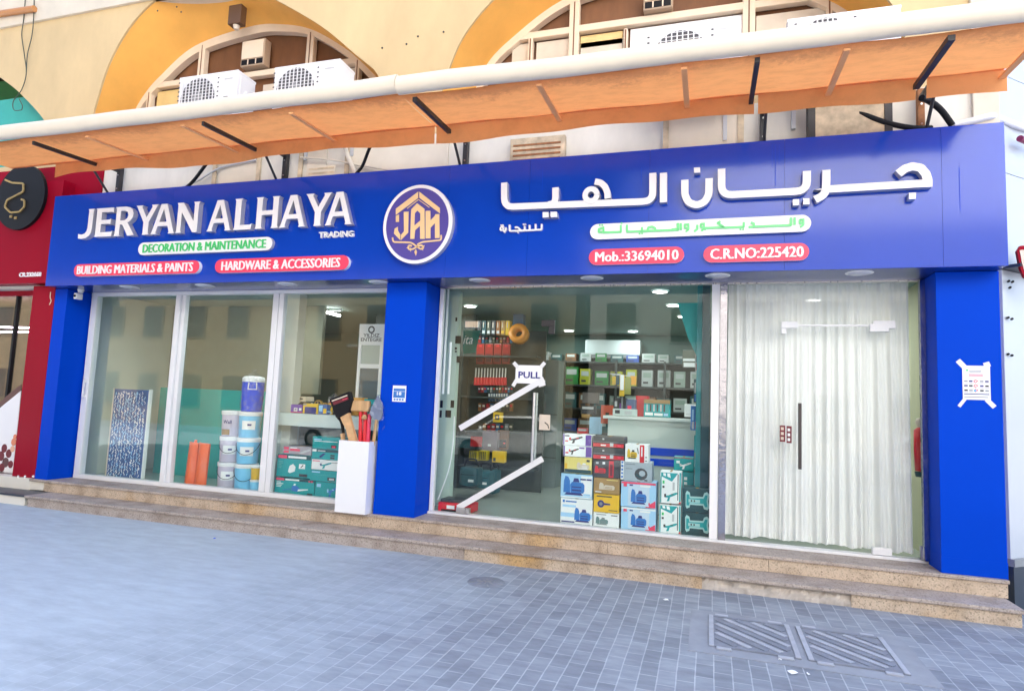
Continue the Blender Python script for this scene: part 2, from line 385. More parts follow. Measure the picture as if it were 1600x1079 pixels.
def paving():
    m = bpy.data.materials.new('block_paving'); m.use_nodes = True; nt = m.node_tree; b = nt.nodes['Principled BSDF']
    N = nt.nodes.new; Lk = nt.links.new
    tc = N('ShaderNodeTexCoord'); mp = N('ShaderNodeMapping'); mp.inputs['Rotation'].default_value = (0, 0, R(90)); mp.inputs['Location'].default_value = (.03, .02, 0)
    Lk(tc.outputs['Object'], mp.inputs[0])
    wob = N('ShaderNodeTexNoise'); wob.inputs['Scale'].default_value = 2.5; Lk(tc.outputs['Object'], wob.inputs['Vector'])
    ad = N('ShaderNodeVectorMath'); ad.operation = 'MULTIPLY_ADD'; ad.inputs[1].default_value = (.012, .012, 0); Lk(wob.outputs['Color'], ad.inputs[0]); Lk(mp.outputs[0], ad.inputs[2])
    br = N('ShaderNodeTexBrick'); br.offset = .5; br.inputs['Scale'].default_value = 1.0; br.inputs['Brick Width'].default_value = .215; br.inputs['Row Height'].default_value = .112
    br.inputs['Mortar Size'].default_value = .0045; br.inputs['Mortar Smooth'].default_value = .25; br.inputs['Bias'].default_value = 0
    br.inputs['Color1'].default_value = (.225, .25, .295, 1); br.inputs['Color2'].default_value = (.315, .345, .395, 1); br.inputs['Mortar'].default_value = (.44, .47, .52, 1)
    Lk(ad.outputs[0], br.inputs['Vector'])
    n = N('ShaderNodeTexNoise'); n.inputs['Scale'].default_value = 3.0; n.inputs['Detail'].default_value = 9; n.inputs['Roughness'].default_value = .7
    mp2 = N('ShaderNodeMapping'); mp2.inputs['Scale'].default_value = (1, 3, 1); Lk(tc.outputs['Object'], mp2.inputs[0]); Lk(mp2.outputs[0], n.inputs['Vector'])
    rp = N('ShaderNodeValToRGB'); rp.color_ramp.elements[0].position = .3; rp.color_ramp.elements[0].color = (.68, .68, .70, 1); rp.color_ramp.elements[1].position = .7; rp.color_ramp.elements[1].color = (1.12, 1.12, 1.1, 1)
    Lk(n.outputs['Fac'], rp.inputs[0])
    mu = N('ShaderNodeMixRGB'); mu.blend_type = 'MULTIPLY'; mu.inputs[0].default_value = 1; Lk(br.outputs['Color'], mu.inputs[1]); Lk(rp.outputs[0], mu.inputs[2])
    # pale haze painted into the colour, fading joints towards the left of the pavement
    sp = N('ShaderNodeSeparateXYZ'); Lk(tc.outputs['Object'], sp.inputs[0])
    n2 = N('ShaderNodeTexNoise'); n2.inputs['Scale'].default_value = .7; n2.inputs['Detail'].default_value = 6; Lk(tc.outputs['Object'], n2.inputs['Vector'])
    k = N('ShaderNodeMath'); k.operation = 'MULTIPLY_ADD'; k.inputs[1].default_value = 2.6; Lk(n2.outputs['Fac'], k.inputs[0]); Lk(sp.outputs['X'], k.inputs[2])
    mr = N('ShaderNodeMapRange'); mr.inputs['From Min'].default_value = 6.9; mr.inputs['From Max'].default_value = 4.3; mr.inputs['To Min'].default_value = 0; mr.inputs['To Max'].default_value = .96; Lk(k.outputs[0], mr.inputs[0])
    du = N('ShaderNodeMixRGB'); Lk(mr.outputs[0], du.inputs[0]); Lk(mu.outputs[0], du.inputs[1])
    du2 = N('ShaderNodeMixRGB'); du2.blend_type = 'MULTIPLY'; du2.inputs[0].default_value = .6; du2.inputs[1].default_value = (.47, .545, .61, 1); Lk(rp.outputs[0], du2.inputs[2]); Lk(du2.outputs[0], du.inputs[2])
    Lk(du.outputs[0], b.inputs['Base Color']); b.inputs['Roughness'].default_value = .62
    bp = N('ShaderNodeBump'); bp.inputs['Strength'].default_value = .35; bp.inputs['Distance'].default_value = .004; bp.invert = True
    inv = N('ShaderNodeMath'); inv.operation = 'SUBTRACT'; inv.inputs[0].default_value = 1; Lk(mr.outputs[0], inv.inputs[1]); hm = N('ShaderNodeMath'); hm.operation = 'MULTIPLY'; Lk(br.outputs['Fac'], hm.inputs[0]); Lk(inv.outputs[0], hm.inputs[1])
    Lk(hm.outputs[0], bp.inputs['Height']); Lk(bp.outputs[0], b.inputs['Normal'])
    return m
PAVE = paving()
ROADM = mat('worn_asphalt', (.38, .41, .48), .8, var=.18, vscale=.9, bump=.3, bscale=120)
KERBM = mat('kerb_stone', (.24, .26, .31), .75, var=.2, vscale=5)
GROUNDM = mat('far_ground', (.30, .29, .27), .9, var=.2, vscale=.3)
FLOORM = mat('polished_tile', (.50, .55, .50), .12, var=.05, vscale=1)

# ------------------------------------------------------------------ ground
struct(MB().box(-400, 400, -400, 400, -.7, -.46, GROUNDM), 'ground')
struct(MB().box(-60, 60, -13.5, -8.0, -.55, -.36, ROADM), 'road')
struct(MB().box(-60, 60, -8.0, .9, -.5, -.30, PAVE), 'pavement')
struct(MB().box(-60, 60, -17.4, -13.5, -.5, -.34, KERBM), 'far_pavement')

# ------------------------------------------------------------------ the shop building
bld = thing('shop_building', 'peach rendered building with big arches above blue shop front', 'building', (3.5, .1, -.3))
w = MB()
def arch(pts):                              # smooth closed outline from a few points of the arch, base line added by the caller
    P = [Vector(p) for p in pts]; Q = []
    for i in range(len(P)-1):
        a, b, c, d = P[max(i-1, 0)], P[i], P[i+1], P[min(i+2, len(P)-1)]
        for k in range(8):
            t = k/8; Q.append(.5*((2*b)+(c-a)*t+(2*a-5*b+4*c-d)*t*t+(3*b-a-3*c+d)*t**3))
    Q.append(P[-1]); return [(q.x, q.y) for q in Q]
A1o = arch([(-1.97, 4.75), (-1.975, 5.4), (-1.94, 5.63), (-1.77, 6.22), (-1.45, 6.74), (-1.0, 7.11), (-.3, 7.36), (.45, 7.2), (1.18, 6.78), (1.94, 6.29), (2.51, 5.81), (2.86, 5.49), (3.0, 5.1), (3.05, 4.75)])
A1i = arch([(-1.98, 4.75), (-1.95, 5.4), (-1.86, 5.72), (-1.66, 6.0), (-1.38, 6.24), (-.72, 6.66), (.33, 6.82), (.9, 6.78), (1.42, 6.64), (2.0, 6.27), (2.42, 5.88), (2.75, 5.5), (2.9, 5.1), (2.95, 4.75)])
A2o = arch([(3.70, 4.75), (3.76, 5.1), (3.87, 5.48), (4.04, 5.86), (4.39, 6.26), (4.9, 6.62), (5.5, 6.84), (6.3, 6.9), (7.0, 6.78), (7.7, 6.45), (8.3, 6.0), (8.68, 5.56), (8.8, 5.2), (8.84, 4.75)])
A2i = arch([(3.86, 4.75), (3.92, 5.2), (4.02, 5.5), (4.18, 5.82), (4.47, 6.08), (5.0, 6.44), (5.5, 6.6), (6.3, 6.66), (6.9, 6.58), (7.5, 6.38), (8.1, 6.1), (8.5, 5.75), (8.72, 5.2), (8.76, 4.75)])
A0o = arch([(-7.9, 4.75), (-7.8, 5.5), (-7.4, 6.3), (-6.4, 6.9), (-5.4, 6.95), (-4.6, 6.6), (-4.09, 6.28), (-3.61, 5.97), (-2.97, 5.43), (-2.85, 5.1), (-2.82, 4.75)])
A0i = A0o
geo = outline_geo([[(-12, 4.62), (9.53, 4.62), (9.53, 7.12), (-12, 7.12)], A1o, A2o, A0o])
V, F = geo
w.add([(p[0], .10+.028*(p[2]+.5), p[1]) for p in V], F, PEACH)
w.build('wall', bld)
MB().box(-12, 9.53, .06, .5, 7.12, 12.4, CREAM).box(-12, 9.6, -.1, .5, 12.4, 12.7, CREAM).build('parapet_wall', bld)
for o_, i_ in ((A1o, A1i), (A2o, A2i), (A0o, A0i)):
    rv = MB(); n = min(len(o_), len(i_))
    k = 6; rows = []
    for j in range(k+1):
        t = j/k; rows.append([(a[0]*(1-t)+b[0]*t, .13+.6*t, a[1]*(1-t)+b[1]*t) for a, b in zip(o_[:n], i_[:n])])
    Vv = [p for r_ in rows for p in r_]
    rv.add(Vv, [(j*n+i, j*n+i+1, (j+1)*n+i+1, (j+1)*n+i) for j in range(k) for i in range(n-1)], REVEAL, True)
    rv.build('arch_reveal', bld)
MB().box(-12, 9.52, .16, 6.4, 4.5, 4.74, CREAM).build('floor_slab', bld)
MB().box(-12, 9.53, 6.2, 6.5, -.5, 12.4, CREAM).box(-12.2, -12, .1, 6.5, -.5, 12.4, CREAM).box(9.40, 9.53, .51, 6.2, 4.74, 12.4, CREAM).build('back_wall', bld)
MB().box(-12.2, 9.53, .1, 6.5, 12.3, 12.45, CREAM).build('roof', bld)
# wall strip behind the awning
ws = MB().box(-12, 9.52, .10, .25, 2.78, 4.62, WHITEW)
for u0, u1, v_ in ((345, 408, 265), (480, 510, 265), (545, 700, 262), (1042, 1160, 205)):
    a, b = sx(u0, v_, .09), sx(u1, v_, .09); ws.box(a, b, .075, .0985, 4.0, 4.55, CREAM, .004)
for u in (340, 408, 473, 545, 1040, 1157, 1285, 1385): a = sx(u, 240, .09); ws.box(a-.03, a+.03, .055, .0745, 3.9, 4.58, CREAMD)
a = sx(482, 255, .08); b = sx(525, 255, .08); ws.box(a, b, .0715, .0742, 4.10, 4.32, CREAM)
for z_ in (4.15, 4.21, 4.27): ws.box(a+.02, b-.02, .068, .071, z_, z_+.025, CREAMD)
a = sx(800, 235, .08); b = sx(885, 235, .08); ws.box(a, b, .0, .0715, 4.07, 4.42, CREAMD, .01)
for z_ in (4.14, 4.2, 4.26, 4.32): ws.box(a+.04, b-.05, -.006, -.0005, z_, z_+.022, RUST)
a = sx(1265, 200, .08); b = sx(1385, 200, .08); ws.box(a, b, -.12, .0535, 3.95, 4.5, CREAMD, .02)
ws.build('wall_strip', bld)
MB().box(9.36, 9.57, .055, .1, 4.08, 7.1, mat('stone_pilaster', (.70, .62, .50), .8, var=.1, vscale=3)).build('pilaster', bld)

for u, v in ((597, 75), (635, 69), (653, 57), (693, 50), (276, 11), (283, 19), (246, 17)):
    p = spot(u, v, .095); MB().cyl((p.x, .0995, p.z), (p.x, .094, p.z), .013, .013, DARK, 8).build('bolt_hole', bld)
def arch_window(inner, transoms, mulls, panes, y=.73):
    fr = MB(); inn = inner
    fr.stroke(inn, .16, y+.05, y-.055, FRAMEC)
    for (u0, v0, u1, v1) in transoms:
        p, q = spot(u0, v0, y), spot(u1, v1, y); z = (p.z+q.z)/2; fr.box(p.x, q.x, y-.05, y+.045, z-.045, z+.045, FRAMEC, .01)
    for (u0, v0, u1, v1, wd) in mulls:
        p, q = spot(u0, v0, y), spot(u1, v1, y); x = (p.x+q.x)/2; fr.box(x-wd/2, x+wd/2, y-.052, y+.04, min(p.z, q.z)-.3, max(p.z, q.z), FRAMEC, .01)
        fr.box(x-.008, x+.008, y-.056, y-.0525, min(p.z, q.z)-.3, max(p.z, q.z)-.02, BROWN)
    f = fr.build('window', bld)
    cx = sum(p[0] for p in inn)/len(inn)
    MB().prism([(cx+(p[0]-cx)*.995, p[1]-.02) for p in inn], y+.09, y+.075, BROWN).build('brown_panel', f)
    for (u0, v0, u1, v1, m_) in panes:
        p, q = spot(u0, v0, y), spot(u1, v1, y); MB().box(p.x, q.x, y+.02, y+.06, p.z, q.z, m_).build('pane', f)
    return f
arch_window(A1i, [(225, 140, 318, 125), (322, 124, 482, 112), (492, 108, 585, 92)], [(318, 72, 318, 130, .12), (487, 52, 487, 110, .12), (236, 145, 236, 175, .08), (561, 95, 561, 120, .07)],
            [(245, 143, 282, 180, YELLOWP), (410, 132, 430, 150, PALEP), (500, 112, 558, 130, PALEP)])
arch_window(A2i, [(795, 64, 892, 50), (905, 46, 1168, 14), (1172, 12, 1300, -6)], [(898, 5, 898, 95, .13), (1170, -20, 1170, 60, .14), (830, 62, 830, 95, .06), (978, 48, 978, 80, .05), (1295, 0, 1295, 40, .06)],
            [(838, 66, 890, 98, PALEP), (800, 70, 827, 98, PALEP), (907, 56, 972, 66, YELLOWP), (907, 67, 972, 90, PALEP), (985, 45, 1160, 75, WHITE), (1182, 24, 1290, 60, PALEP)])
g = MB(); G1 = mat('dark_green_panel', (.02, .16, .05), .5, var=.2, vscale=3); G2 = mat('teal_green_awning', (.05, .42, .36), .6, var=.15, vscale=3)
g.prism([(-8, 4.75), (-2.8, 4.75), (-2.8, 5.4), (-4.2, 6.6), (-8, 6.9)], .80, .75, G1)
zb = sz(20, 165, .7); g.box(-8, -2.9, .66, .74, zb-.05, zb+.05, FRAMEC); g.box(-8, -2.85, .3, .65, 4.8, zb-.13, G2, .02)
g.build('green_infill', bld)

# pillars, soffit, floor, inside of the shop
for x0, x1 in ((-2.207, -1.967), (3.24, 3.767), (9.0, 9.504)):
    MB().box(x0, x1, 0, .395 if x0 < 0 else .5, .001, 2.748, BLUE2, .004).box(x0-.002, x1+.002, -.0025, .39, .001, .14, BLUE2).build('pillar', bld)
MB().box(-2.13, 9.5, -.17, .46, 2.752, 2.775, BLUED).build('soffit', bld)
MB().box(-2.0, 9.45, .405, 6.2, -.12, .018, FLOORM).build('floor', bld)
MB().box(-2.0, 9.45, .47, 6.2, 2.79, 2.85, mat('inner_ceiling', (.24, .33, .30), .7)).build('ceiling', bld)
MB().box(-2.2, -2.0, .5, 6.2, 0, 2.79, LINEN).build('side_wall', bld)
MB().box(-1.999, 9.399, 5.75, 6.19, .02, 2.788, INNERW).build('rear_wall', bld)
MB().box(9.06, 9.5, .52, 6.2, 0, 2.79, mat('olive_cream_wall', (.55, .55, .36), .7)).build('side_wall', bld)
MB().box(-1.99, 1.05, 1.95, 2.02, 1.37, 2.788, mat('grey_olive_wall', (.30, .31, .24), .7, var=.1, vscale=2)).build('partition_wall', bld)

# left display window
yg = .40
fr = MB()
fr.box(-1.93, 3.24, .35, .45, .001, .06, ALU, .006).box(-1.93, 3.24, .35, .45, 2.70, 2.751, ALU, .006)
fr.box(-1.93, -1.82, .352, .448, .061, 2.699, ALU, .006).box(-.32, -.24, .345, .40, .061, 2.699, ALU, .006).box(-.235, -.17, .375, .45, .061, 2.699, ALU, .006)
fr.box(1.33, 1.42, .352, .448, .061, 2.699, ALU, .006).box(1.425, 1.50, .36, .44, .061, 2.699, ALU, .006)
win = fr.build('window', bld)
for a, b, y in ((-1.82, -.30, .375), (-.18, 1.34, .425), (1.49, 3.24, .40)): MB().box(a, b, y-.004, y+.004, .06, 2.70, GLASS).build('pane', win)
MB().box(-1.875, -1.85, .305, .325, 1.18, 1.44, ALU, .006).box(-1.875, -1.85, .324, .351, 1.18, 1.22, ALU).box(-1.875, -1.85, .324, .351, 1.40, 1.44, ALU).build('handle', win)
# entrance with two frameless glass doors
fr = MB().box(3.775, 9.0, .34, .46, .001, .028, ALU, .004).box(3.775, 9.0, .37, .43, 2.735, 2.751, STEEL).box(3.78, 3.83, .37, .43, .03, 2.734, ALU, .005)
fr.box(7.0, 7.085, .36, .46, .03, 2.734, WHITE, .004).box(8.985, 9.0, .37, .43, .03, 2.734, ALU)
win2 = fr.build('window', bld)
for a, b, z0, z1 in ((3.832, 4.112, .03, 2.734), (4.118, 5.172, 2.312, 2.734), (5.178, 6.998, .03, 2.734), (7.165, 7.722, .03, 2.734), (7.73, 8.70, 2.29, 2.734), (8.706, 8.984, .03, 2.734)):
    MB().box(a, b, .395, .405, z0, z1, GLASSC if a < 7 else GLASSE).build('pane', win2)
MB().box(7.088, 7.16, .352, .44, .03, 2.745, CHROME).build('mirror_strip', win2)
MB().box(8.955, 8.999, .30, .365, .03, 2.745, CHROME).box(8.93, 8.96, .33, .368, .03, .16, STEEL).build('mirror_strip', win2)
def door(x0, x1, hx, hinge_x, z1, dark):
    d = MB().box(x0+.004, x1-.004, .394, .404, .035, z1, GLASSC if x0 < 7 else GLASSE).build('glass_door', bld)
    h = MB()
    hm = STEEL if not dark else mat('dark_bronze', (.08, .07, .07), .35, metal=.8)
    for y in ((.34, .458) if not dark else (.345,)):
        if not dark: h.cyl((hx, y, .70), (hx, y, 1.49), .016, .016, hm, 14)
        else: h.box(hx-.016, hx+.016, y-.014, y+.014, .81, 1.48, hm, .004)
        for z in (.85, 1.34): h.cyl((hx, y, z), (hx, .399, z), .009, .009, hm, 8)
    h.build('handle', d)
    for z0_, z1_ in ((z1-.05, z1+.03), (.033, .10)):
        MB().box(hinge_x-.085, hinge_x+.085, .372, .428, z0_, z1_, STEEL if not dark else ALU, .004).build('hinge', d)
    return d
d1 = door(4.118, 5.172, 5.05, 4.215, 2.300, False)
MB().box(5.09, 5.25, .376, .424, 2.27, 2.345, DARK, .004).box(5.18, 5.25, .3765, .4235, 2.18, 2.269, DARK, .004).build('lock', d1)
d2 = door(7.73, 8.70, 7.874, 8.615, 2.278, True)
MB().box(7.70, 7.86, .376, .424, 2.262, 2.33, ALU, .004).box(7.70, 7.752, .3762, .4238, 2.20, 2.261, ALU, .004).box(8.56, 8.76, .3755, .4245, 2.262, 2.34, ALU, .004).box(7.86, 8.56, .39, .41, 2.285, 2.2995, WHITE).build('transom_bar', d2)

# ------------------------------------------------------------------ granite steps
st = thing('granite_steps', 'two long speckled granite steps along the shop front', 'steps', (3.8, -.2, -.3))
MB().box(-2.25, 9.5, -.05, .36, -.032, 0, TREAD, .006).build('tread', st)
MB().box(-1.82, 9.47, -.40, -.036, -.187, -.155, TREAD, .006).build('tread', st)
r1 = MB(); xs = [-1.97, .2, 2.5, 4.42, 6.0, 7.55, 9.49]
for a, b in zip(xs, xs[1:]): r1.box(a+.002, b-.002, -.035, .2, -.154, -.0325, GRAN)
r1.build('riser', st)
r2 = MB(); xb0 = sx(1097, 915, -.38); xb1 = sx(1330, 940, -.38); xs = [-1.77, .4, 2.4, 4.55, xb0]
for a, b in zip(xs, xs[1:]): r2.box(a+.002, b-.002, -.38, -.04, -.30, -.1875, TREAD if a < 3 else GRAN)
r2.build('riser', st)
MB().box(xb1+.002, 9.45, -.378, -.04, -.30, -.1875, GRAN).build('riser', st)
bk = MB(); n = 44; V = []
for j in range(5):
    for i in range(n+1):
        x = xb0+(xb1-xb0)*i/n; z = -.30+.1115*j/4; jag = -.235+.025*math.sin(i*.7)+.015*math.sin(i*1.9+1)
        y = -.352-(.02 if z < jag else 0)+random.uniform(-.006, .006)
        V.append((x, y, z))
bk.add(V, [(j*(n+1)+i, j*(n+1)+i+1, (j+1)*(n+1)+i+1, (j+1)*(n+1)+i) for j in range(4) for i in range(n)], CONC)
tag(bk.build('broken_riser', st), 'crumbling concrete patch where the granite facing has come off')

# ------------------------------------------------------------------ the blue sign
YF = -.21
sign = thing('shop_sign', 'long blue sign board with raised white letters above the shop front', 'sign', (3.7, YF, 2.75))
pb = MB(); seams = [-2.135, .05, sx(700, 330, YF), sx(826, 330, YF), sx(1014, 330, YF), sx(1226, 330, YF), sx(1472, 300, YF), 9.5]
for a, b in zip(seams, seams[1:]): pb.box(a+.0012, b-.0012, YF, YF+.02, 2.75, 4.07, BLUE)
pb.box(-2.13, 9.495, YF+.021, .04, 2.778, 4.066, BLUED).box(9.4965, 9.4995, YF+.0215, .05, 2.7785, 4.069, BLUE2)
pb.build('panel', sign)
for u, v0, v1 in ((1206, 226, 262), (1211, 226, 290), (1217, 226, 258), (1498, 262, 330), (1002, 262, 292), (848, 262, 300)):
    p, q = spot(u, v0, YF), spot(u+2, v1, YF); MB().box(p.x, p.x+.006, YF-.0008, YF-.0002, q.z, p.z, BLUE2).build('drip_mark', sign)
GL = {
'A': ([[(0,0),(.25,0),(.22,.06),(.29,.26),(.71,.26),(.78,.06),(.75,0),(1.02,0),(.97,.06),(.63,1),(.37,1),(.05,.06)], [(.345,.40),(.655,.40),(.50,.84)]]),
'E': ([[(0,0),(.96,-.01),(1,.19),(.93,.15),(.33,.15),(.33,.44),(.78,.44),(.86,.41),(.86,.61),(.78,.58),(.33,.58),(.33,.85),(.90,.85),(1,.81),(.97,1.0),(0,1),(.05,.93),(.05,.07)]]),
'H': ([[(0,0),(.31,0),(.27,.07),(.27,.43),(.73,.43),(.73,.07),(.69,0),(1,0),(.96,.07),(.96,.93),(1,1),(.69,1),(.73,.93),(.73,.57),(.27,.57),(.27,.93),(.31,1),(0,1),(.04,.93),(.04,.07)]]),
'J': ([[(.58,1),(1,1),(.94,.93),(.94,.32),(.90,.17),(.78,.05),(.55,-.03),(.28,-.05),(.02,-.03),(0,.13),(.25,.10),(.45,.13),(.57,.21),(.62,.33),(.63,.93)]]),
'L': ([[(0,0),(.95,0),(1,.19),(.92,.15),(.36,.15),(.36,.93),(.42,1),(0,1),(.05,.93),(.05,.07)]]),
'N': ([[(0,0),(.26,0),(.22,.07),(.22,.68),(.75,0),(.95,0),(.95,.93),(1,1),(.73,1),(.77,.93),(.77,.36),(.27,1),(0,1),(.04,.93),(.04,.07)]]),
'R': ([[(0,0),(.31,0),(.27,.07),(.27,.39),(.40,.39),(.70,0),(1.04,0),(.66,.44),(.80,.51),(.90,.62),(.92,.74),(.87,.87),(.74,.96),(.52,1),(0,1),(.05,.93),(.05,.07)], [(.27,.53),(.48,.53),(.62,.59),(.67,.70),(.63,.80),(.48,.86),(.27,.86)]]),
'Y': ([[(.35,0),(.66,0),(.62,.07),(.62,.42),(.96,.94),(1.02,1),(.71,1),(.74,.93),(.50,.58),(.27,.93),(.30,1),(-.02,1),(.04,.94),(.38,.42),(.38,.07)]]),
}
GG = {k: outline_geo(v) for k, v in GL.items()}
YL = YF-.075
zt = sum(sz(u, v, YL) for u, v in ((146, 325), (175, 324), (330, 314), (530, 301)))/4
zb = sum(sz(u, v, YL) for u, v in ((146, 369.5), (176, 368.5), (330, 361.5), (540, 352)))/4
for ch, u0, u1, vb in (('J',121,144,371),('E',146,175,369.5),('R',176.5,209.5,368.5),('Y',208.5,244.5,366),('A',234,272.5,365.5),('N',273,309.5,363.5),
                       ('A',321.5,361,361.5),('L',363.5,393,359),('H',397,434.5,357.5),('A',435,477,356),('Y',474.5,516,354),('A',506.5,550,352)):
    dz = -.015 if ch == 'J' else 0
    MB().flat(GG[ch], sx(u0+.5, vb, YL), sx(u1-.7, vb, YL), zb+dz, zt, YF-.001, YL, WHITE, WSIDE).build('letter', sign)
def badge(u0, v0, u1, v1, h, face, txt, tu0, tu1, th, ink, bold=.0, depth=.05):
    y = YF-depth; x0, x1 = sx(u0, v0, y), sx(u1, v1, y); zc = (sz(u0, v0, y)+sz(u1, v1, y))/2; um, vm = (u0+u1)/2, (v0+v1)/2
    hh = h/2*(sz(um, vm-5, y)-sz(um, vm+5, y))/10
    b = MB().pill(x0, x1, zc-hh, zc+hh, YF-.001, y, face, WSIDE if face is WHITE else WHITE).build('badge', sign)
    if txt:
        tt = th/2*(sz(um, vm-5, y)-sz(um, vm+5, y))/10
        xa, xb = sx(tu0, v0, y), sx(tu1, v1, y); MB().text(txt, xa, xb-.009, zc-tt, zc+tt, y-.0005, ink, .008, 0).text(txt, xa+.009, xb, zc-tt, zc+tt, y-.0005, ink, .0086, 0).build('lettering', b)
    return b, zc, hh
badge(216, 388, 425.5, 381, 20, WHITE, 'DECORATION & MAINTENANCE', 223.5, 416, 13.2, GREEN, 0.)
badge(115.5, 421.5, 311.5, 417.5, 19.5, PINK, 'BUILDING MATERIALS & PAINTS', 121, 302, 13.5, WHITE, 0.)
badge(336, 415.5, 545, 410, 22, PINK, 'HARDWARE & ACCESSORIES', 346.5, 532, 14.5, WHITE, 0.)
badge(920, 402, 1069, 397.5, 25, PINK, 'Mob.:33694010', 930, 1060.5, 15.5, WHITE, 0., .04)
badge(1099, 397.5, 1264.5, 392.5, 26.5, PINK, 'C.R.NO:225420', 1109.5, 1256, 16.5, WHITE, 0., .04)
ab, azc, ahh = badge(922, 362, 1267.5, 348.5, 25, WHITE, None, 0, 0, 0, None)
y = YF-.02; m1 = MB().text('TRADING', sx(498.8, 366, y), sx(552.8, 366, y), sz(525, 371, y), sz(525, 361.5, y), YF-.001, WHITE, .03, .02); m1.build('lettering', sign)

# Arabic lettering drawn as broad strokes.  A stroke is given as photo points and laid on the board
def wpts(pts, y): return [(sx(u, v, y), sz(u, v, y)) for u, v in pts]
def rnd(pts, r=.3, k=5):                      # round the inner corners of a polyline
    P = [Vector((p[0], p[1])) for p in pts]; out = [P[0]]
    for i in range(1, len(P)-1):
        a = P[i]+(P[i-1]-P[i]).normalized()*min(r, (P[i-1]-P[i]).length*.5); b = P[i]+(P[i+1]-P[i]).normalized()*min(r, (P[i+1]-P[i]).length*.5)
        for j in range(k+1):
            t = j/k; out.append(a*(1-t)**2+P[i]*2*t*(1-t)+b*t*t)
    out.append(P[-1]); return [(p.x, p.y) for p in out]
c3 = lambda x, y_: (760+x/5.3333, 240+y_/5.3333)
c4 = lambda x, y_: (1020+x/5.396, 230+y_/5.396)
c5 = lambda x, y_: (1220+x/5.396, 230+y_/5.396)
def sq(mb, pts, y0, y1): mb.prism(wpts(pts, y1)[::-1], y0, y1, WHITE, WSIDE)
SW = .071
k = 0
def ar(name_pts, w_=SW, r=.07):
    global k
    k += 1; yy = YL+.004-.0011*(k % 7)
    return lambda mb: mb.stroke(rnd(wpts(name_pts, YL), r), w_, YF-.001, yy, WHITE, WSIDE)
parts_ = []
L1 = MB(); ar([c3(147, 240), c3(147, 443), c3(1386, 395), c3(1386, 160)], SW, .10)(L1); ar([c3(575, 281), c3(575, 408), c3(515, 425)])(L1)
cx_, cz_ = wpts([c3(872, 345)], YL)[0]
ring = [(cx_+.063*math.cos(t*math.pi/12), cz_+.066*math.sin(t*math.pi/12)) for t in range(25)]
L1.stroke(ring, .058, YF-.001, YL-.0045, WHITE, WSIDE)
ar([c3(903, 232), c3(950, 240), c3(990, 275), c3(1008, 325), c3(1010, 372)], .066, .02)(L1); L1.build('letter', sign)
L2 = MB(); ar([c3(1475, 160), c3(1475, 405)])(L2); L2.build('letter', sign)
for q in (([c3(468, 487), c3(518, 486), c3(520, 530), c3(469, 533)]), ([c3(533, 485), c3(587, 483), c3(590, 528), c3(535, 530)]), ([c4(347, 172), c4(398, 170), c4(400, 214), c4(348, 216)]),
          ([c5(102, 439), c5(154, 437), c5(155, 488), c5(102, 491)]), ([c5(189, 432), c5(241, 430), c5(242, 482), c5(189, 484)]), ([c5(1080, 385), c5(1140, 383), c5(1139, 436), c5(1080, 438)])):
    d = MB(); sq(d, q, YF-.001, YL); d.build('letter', sign)
L3 = MB(); ar([c4(270, 275), c4(270, 400), c4(300, 465), c4(370, 490), c4(440, 460), c4(473, 395), c4(475, 262)], SW, .035)(L3); L3.build('letter', sign)
L4 = MB(); ar([c4(580, 182), c4(580, 405), c5(219, 368), c5(220, 201)], SW, .10)(L4); L4.build('letter', sign)
L5 = MB(); ar([c5(385, 190), c5(385, 330), c5(370, 400), c5(290, 440)], SW, .09)(L5)
ar([c5(395, 352), c5(1215, 303)], SW)(L5)
ar([c5(992, 222), c5(1050, 178), c5(1110, 160), c5(1180, 172), c5(1225, 225), c5(1240, 275), c5(1240, 334)], .075, .012)(L5); L5.build('letter', sign)
# the small white word and the green words
sm = MB(); y = YF-.012
def s3(pts, w_=.017, r=.012, m_=WHITE, mb=sm, yy=YF-.03, conv=c3, y0=YF-.001): mb.stroke(rnd(wpts([conv(*p) for p in pts], y), r), w_, y0, yy-random.uniform(0, .003), m_)
s3([(463, 590), (463, 636), (360, 641)]); s3([(412, 590), (412, 640)]); s3([(362, 598), (362, 641), (325, 643)]); s3([(322, 606), (322, 643), (262, 645)])
s3([(300, 648), (262, 616), (240, 618)]); s3([(300, 645), (196, 648), (196, 596)]); s3([(165, 618), (165, 642), (148, 658)])
s3([(140, 641), (118, 641), (122, 618), (138, 613)], .015); s3([(144, 608), (146, 648)], .015)
for a, b in ((312, 592), (326, 591), (266, 660), (126, 600), (140, 599)): s3([(a-5, b), (a+5, b)], .013)
sm.build('lettering', sign)
gm = MB(); ya = YF-.05
def sg(pts, conv, w_=.021, r=.005): s3(pts, w_, r, GREENL, gm, ya-.010, conv, ya-.0005)
sg([(972, 664), (942, 664), (942, 638), (972, 630)], c3); sg([(980, 618), (982, 672)], c3); sg([(980, 666), (1125, 662), (1125, 605)], c3)
sg([(1176, 602), (1176, 660), (1300, 657), (1300, 622)], c3); sg([(1300, 656), (1600, 645), (1600, 590)], c3); sg([(1345, 654), (1352, 625), (1385, 618), (1410, 632), (1410, 650)], c3)
for a, b in ((950, 606), (972, 605), (1131, 590), (1280, 676), (1302, 675)): sg([(a-7, b), (a+7, b)], c3, .014)
sg([(238, 650), (238, 708)], c4); sg([(212, 650), (212, 700), (160, 703)], c4); sg([(303, 660), (270, 662), (272, 690), (296, 691)], c4, .019); sg([(301, 652), (303, 700), (280, 722)], c4, .019)
sg([(375, 665), (375, 700), (350, 720)], c4); sg([(430, 655), (405, 658), (405, 685), (426, 686)], c4, .019); sg([(432, 647), (432, 695), (410, 716)], c4, .019); sg([(440, 692), (600, 686), (545, 650), (570, 635)], c4)
